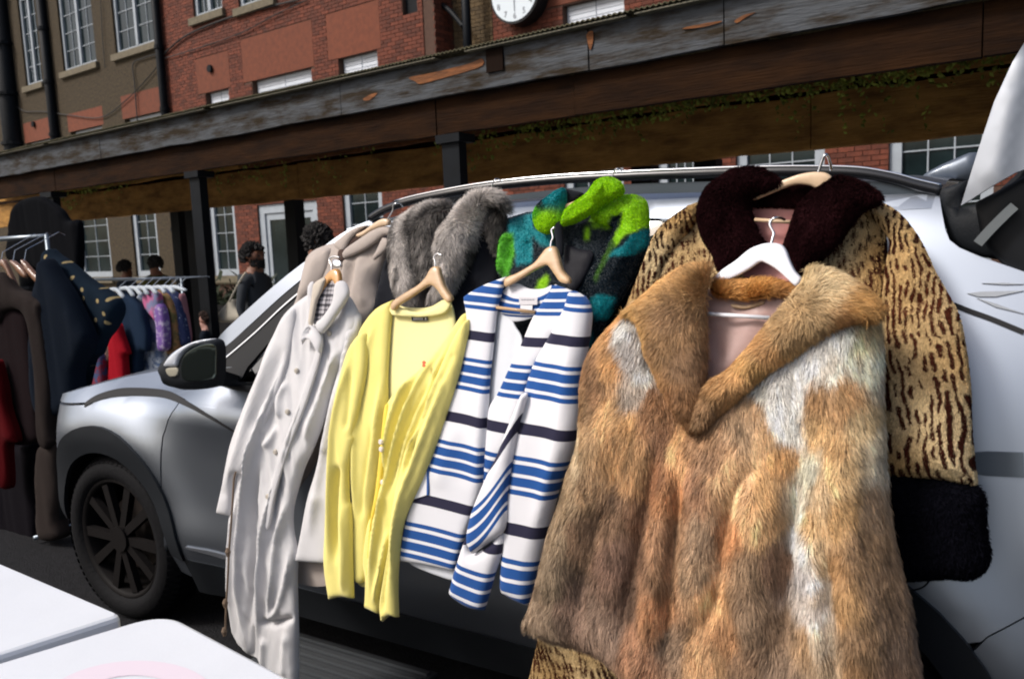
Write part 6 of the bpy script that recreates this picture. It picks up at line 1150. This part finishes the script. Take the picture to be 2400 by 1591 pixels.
# ------------------------------------------------------------------ people
m_skin = mat('brown skin', (.19, .08, .045), .55); m_skin2 = mat('light skin', (.50, .26, .20), .55); m_dhair = mat('dark hair', (.008, .006, .006), .8, bump=1, bscale=120, bdist=.01); m_bhair = mat('brown hair', (.045, .022, .014), .8, bump=1, bscale=120, bdist=.01)
def person(label, px, py_top, Y, face, shirt, trous, skin, hair, beard=False, height=None, hairr=1.0):
    top = onB(px, py_top, Y); Hh = height or top[2]; k = Hh/1.74; base = BX*top[0]+BY*top[1]; th = Thing('person', label, 'person', (base[0], base[1], 0)); fa = face
    ex = np.array([math.cos(fa), math.sin(fa), 0]); ey = np.array([-math.sin(fa), math.cos(fa), 0])
    J = {}; E = []; R_ = {}
    def j(n, f, s, z, r, par=None): J[n] = (f*k, s*k, z*k+(top[2]-Hh)); R_[n] = (r*k if not isinstance(r, tuple) else (r[0]*k, r[1]*k)); par and E.append((par, n))
    j('pel', 0, 0, .93, (.15, .11)); j('bel', .01, 0, 1.08, (.14, .105), 'pel'); j('che', 0, 0, 1.27, (.165, .12), 'bel'); j('nb', -.01, 0, 1.42, (.09, .075), 'che'); j('nk', .005, 0, 1.49, .055, 'nb'); j('hb', .02, 0, 1.55, .072, 'nk'); j('hm', .015, 0, 1.62, (.078, .095), 'hb'); j('ht', .0, 0, 1.68, (.07, .085), 'hm')
    j('cn', .085, 0, 1.535, .022, 'hb'); j('ns', .118, 0, 1.605, .012, 'hm'); j('mo', .10, 0, 1.57, .018, 'hb')
    for s, n in ((1, 'l'), (-1, 'r')):
        j('sh'+n, 0, s*.17, 1.385, .062, 'nb'); j('el'+n, -.02, s*.23, 1.11, .043, 'sh'+n); j('wr'+n, .08, s*.22, .88, .028, 'el'+n); j('pa'+n, .11, s*.215, .80, .032, 'wr'+n)
        for q in range(4): j('f%d%s' % (q, n), .12+.022*(q-1.5), s*.20, .735, .010, 'pa'+n); j('g%d%s' % (q, n), .125+.02*(q-1.5), s*.18, .69+.008*abs(q-1), .008, 'f%d%s' % (q, n))
        j('th'+n, .155, s*.20, .775, .011, 'pa'+n); j('tg'+n, .165, s*.19, .735, .009, 'th'+n)
        j('hp'+n, 0, s*.09, .87, .085, 'pel'); j('kn'+n, .02, s*.10, .49, .058, 'hp'+n); j('an'+n, -.01, s*.10, .09, .04, 'kn'+n); j('to'+n, .15, s*.11, .035, .035, 'an'+n); j('ea'+n, .0, s*.085, 1.60, .016, 'hm')
    names = list(J); me = bpy.data.meshes.new('body'); me.from_pydata([tuple(ex*J[n][0]+ey*J[n][1]+U0*J[n][2]) for n in names], [(names.index(a), names.index(b)) for a, b in E], [])
    o = bpy.data.objects.new('tmp', me); COL.objects.link(o); sk = o.modifiers.new('s', 'SKIN'); sk.use_smooth_shade = True
    for i, n in enumerate(names):
        r = R_[n]; me.skin_vertices[0].data[i].radius = r if isinstance(r, tuple) else (r, r); me.skin_vertices[0].data[i].use_root = (n == 'pel')
    sb = o.modifiers.new('u', 'SUBSURF'); sb.levels = 2; sb.render_levels = 2; bpy.context.view_layer.update(); dg = bpy.context.evaluated_depsgraph_get(); mb = bpy.data.meshes.new_from_object(o.evaluated_get(dg)); bpy.data.objects.remove(o)
    mb.materials.clear(); mb.materials.append(skin); mb.materials.append(shirt); mb.materials.append(trous)
    z0 = top[2]-Hh
    for p in mb.polygons:
        z = (p.center.z-z0)/k; f = p.center.dot(Vector(ex))/k; s = abs(p.center.dot(Vector(ey)))/k
        p.material_index = 0 if z > 1.455 or (z < .86 and s > .155) else (1 if z > .93 or s > .17 and z > .86 else 2); p.use_smooth = True
    b = link(mb, 'body', None, th)
    # hair: curly mass of small locks over the skull
    rg = np.random.RandomState(int(px)); hb_ = MB(); c = ex*.0+U0*(1.635*k+z0)-ex*.012*k
    n = 420
    for i in range(n):
        v = rg.randn(3); v /= np.linalg.norm(v); fdot = v@ex
        if v[2] < -.55 or (fdot > .45 and v[2] < .45) or (fdot > .1 and v[2] < -.05): continue
        p = c+(ex*(v@ex)*.115+ey*(v@ey)*.098+U0*v[2]*.115)*k*hairr; r = (.018+.014*rg.rand())*k*hairr; a = len(hb_.V)
        u = np.cross(v, [.3, .5, .8]); u /= np.linalg.norm(u); w = np.cross(v, u)
        hb_.add([p+v*r*1.1, p+u*r, p+w*r, p-u*r, p-w*r, p-v*r], [(0, 1, 2), (0, 2, 3), (0, 3, 4), (0, 4, 1), (5, 2, 1), (5, 3, 2), (5, 4, 3), (5, 1, 4)])
    hb_.build('hair', hair, th, smooth=False).location = th.o.location*0
    ho = [q for q in th.o.children if q.name.startswith('hair')]
    for q in ho:   # built in person space already
        q.data.transform(Matrix.Translation(Vector(th.loc)))
    ey_ = MB()
    for s in (-1, 1):
        p = ex*.092*k+ey*s*.032*k+U0*(1.622*k+z0); ey_.tube([p, p+ex*.012*k], [.012*k, .008*k], 8)
    q = ey_.build('eyes', m_dhair); q.parent = th.o
    if beard:
        bd_ = MB()
        for i in range(160):
            a = rg.uniform(-1.5, 1.5); zz = rg.uniform(1.50, 1.575); f = .085*math.cos(a)+.02; p = ex*f*k+ey*.075*math.sin(a)*k+U0*(zz*k+z0); r = .014*k
            if abs(a) > .7: p = p+U0*.02
            bd_.add([p+ex*r, p+ey*r, p+U0*r, p-ey*r, p-U0*r, p-ex*r], [(0, 1, 2), (0, 2, 3), (0, 3, 4), (0, 4, 1), (5, 2, 1), (5, 3, 2), (5, 4, 3), (5, 1, 4)])
        q = bd_.build('beard', hair); q.parent = th.o
    return th, top
m_gsh = cm('charcoal jersey', (.050, .055, .062)); m_jean = cm('dark jeans', (.015, .02, .03)); m_olive = cm('olive shirt', (.09, .085, .03))
man, mt_ = person('bearded man with dark curly hair in grey sweater, facing right behind bonnet', 592, 572, 4.6, .15, m_gsh, m_jean, m_skin, m_dhair, True)
person('person with dark curly hair showing above the taupe coat, by white door', 742, 533, 4.5, 2.6, m_jean, m_jean, m_skin, m_dhair, hairr=1.12)
person('small person with brown curly hair low beside the wing mirror', 482, 730, 4.3, 3.6, m_jean, m_jean, m_skin2, m_bhair)
person('person with dark hair seen behind the rack, left one of two', 292, 612, 6.0, 1.6, m_jean, m_jean, m_skin, m_dhair)
person('person with dark hair and olive top behind the rack, facing left', 362, 602, 6.2, 2.9, m_olive, m_jean, m_skin, m_dhair)
# tote bag on his shoulder
def yB_(Y): return lambda x, z: (Y-BY[0]*x)/BY[1]
tb_ = Thing('tote_bag', 'off white canvas tote bag hanging at the bearded man\'s back', 'bag', on_surf(cG((1300, 1000)), yB_(4.45))[0])
pq_ = panel(tb_, 'pouch', cG((1200, 1040), (1240, 960), (1290, 900), (1335, 860), (1370, 930), (1420, 985), (1420, 1040), (1330, 1055)), yB_(4.45), mat('off white canvas', (.46, .42, .34), .9), T=.05, R=.06, res=.02, thick=.05, folds=[(cG((1320, 890), (1300, 960), (1290, 1040)), .01, -.02)])
P_3 = on_surf(cG((1310, 880), (1370, 760), (1430, 660), (1450, 640)), yB_(4.40)); MB().tube(spl3(P_3, 4), .010, 6).build('strap', mat('off white canvas'), tb_)
# a dark planter with plants behind the man
m_box = mat('dark stone block', (.03, .03, .03), .9, var=.5, vscale=6, bump=.6)
pl0 = onB(445, 700, 8.5); t = Thing('planter', 'dark stone planter of shrubs below the ground floor windows', 'planter', (pl0[0]+1.2, 9.2, 0), 'B')
MB().box(pl0[0]-.6, pl0[0]+4.2, 9.0, 9.5, 0, .55).build('trough', m_box, t)
lv = MB(); rg = np.random.RandomState(12)
for i in range(1500):
    p = np.array([rg.uniform(pl0[0]-.55, pl0[0]+4.1), rg.uniform(9.05, 9.45), .55+abs(rg.randn())*.16]); a = rg.randn(3)*.05; b_ = rg.randn(3)*.03; lv.add([p, p+a+b_, p+a*2, p+a-b_], [(0, 1, 2, 3)])
lv.build('foliage', mat('dark shrub leaf', (.03, .045, .015), .7, rnd=.5), t)

# ribbed drain cover at the foot of the car
gq = [rays([p])[0] for p in ((712, 1532), (862, 1532), (900, 1620), (700, 1620))]; gq = [q*(-CH/q[2]) for q in gq]; c = sum(gq)/4
t = Thing('drain_cover', 'ribbed grey drain cover on the road under the car', 'drain cover', (c[0], c[1], 0))
MB().box(c[0]-.35, c[0]+.35, c[1]-.14, c[1]+.14, .005, .016).build('frame', mat('dull iron', (.05, .055, .06), .6, .5), t)
for k in range(6): MB().box(c[0]-.33, c[0]+.33, c[1]-.125+.045*k, c[1]-.105+.045*k, .0165, .026).build('rib', mat('worn iron', (.14, .15, .16), .45, .7), t)
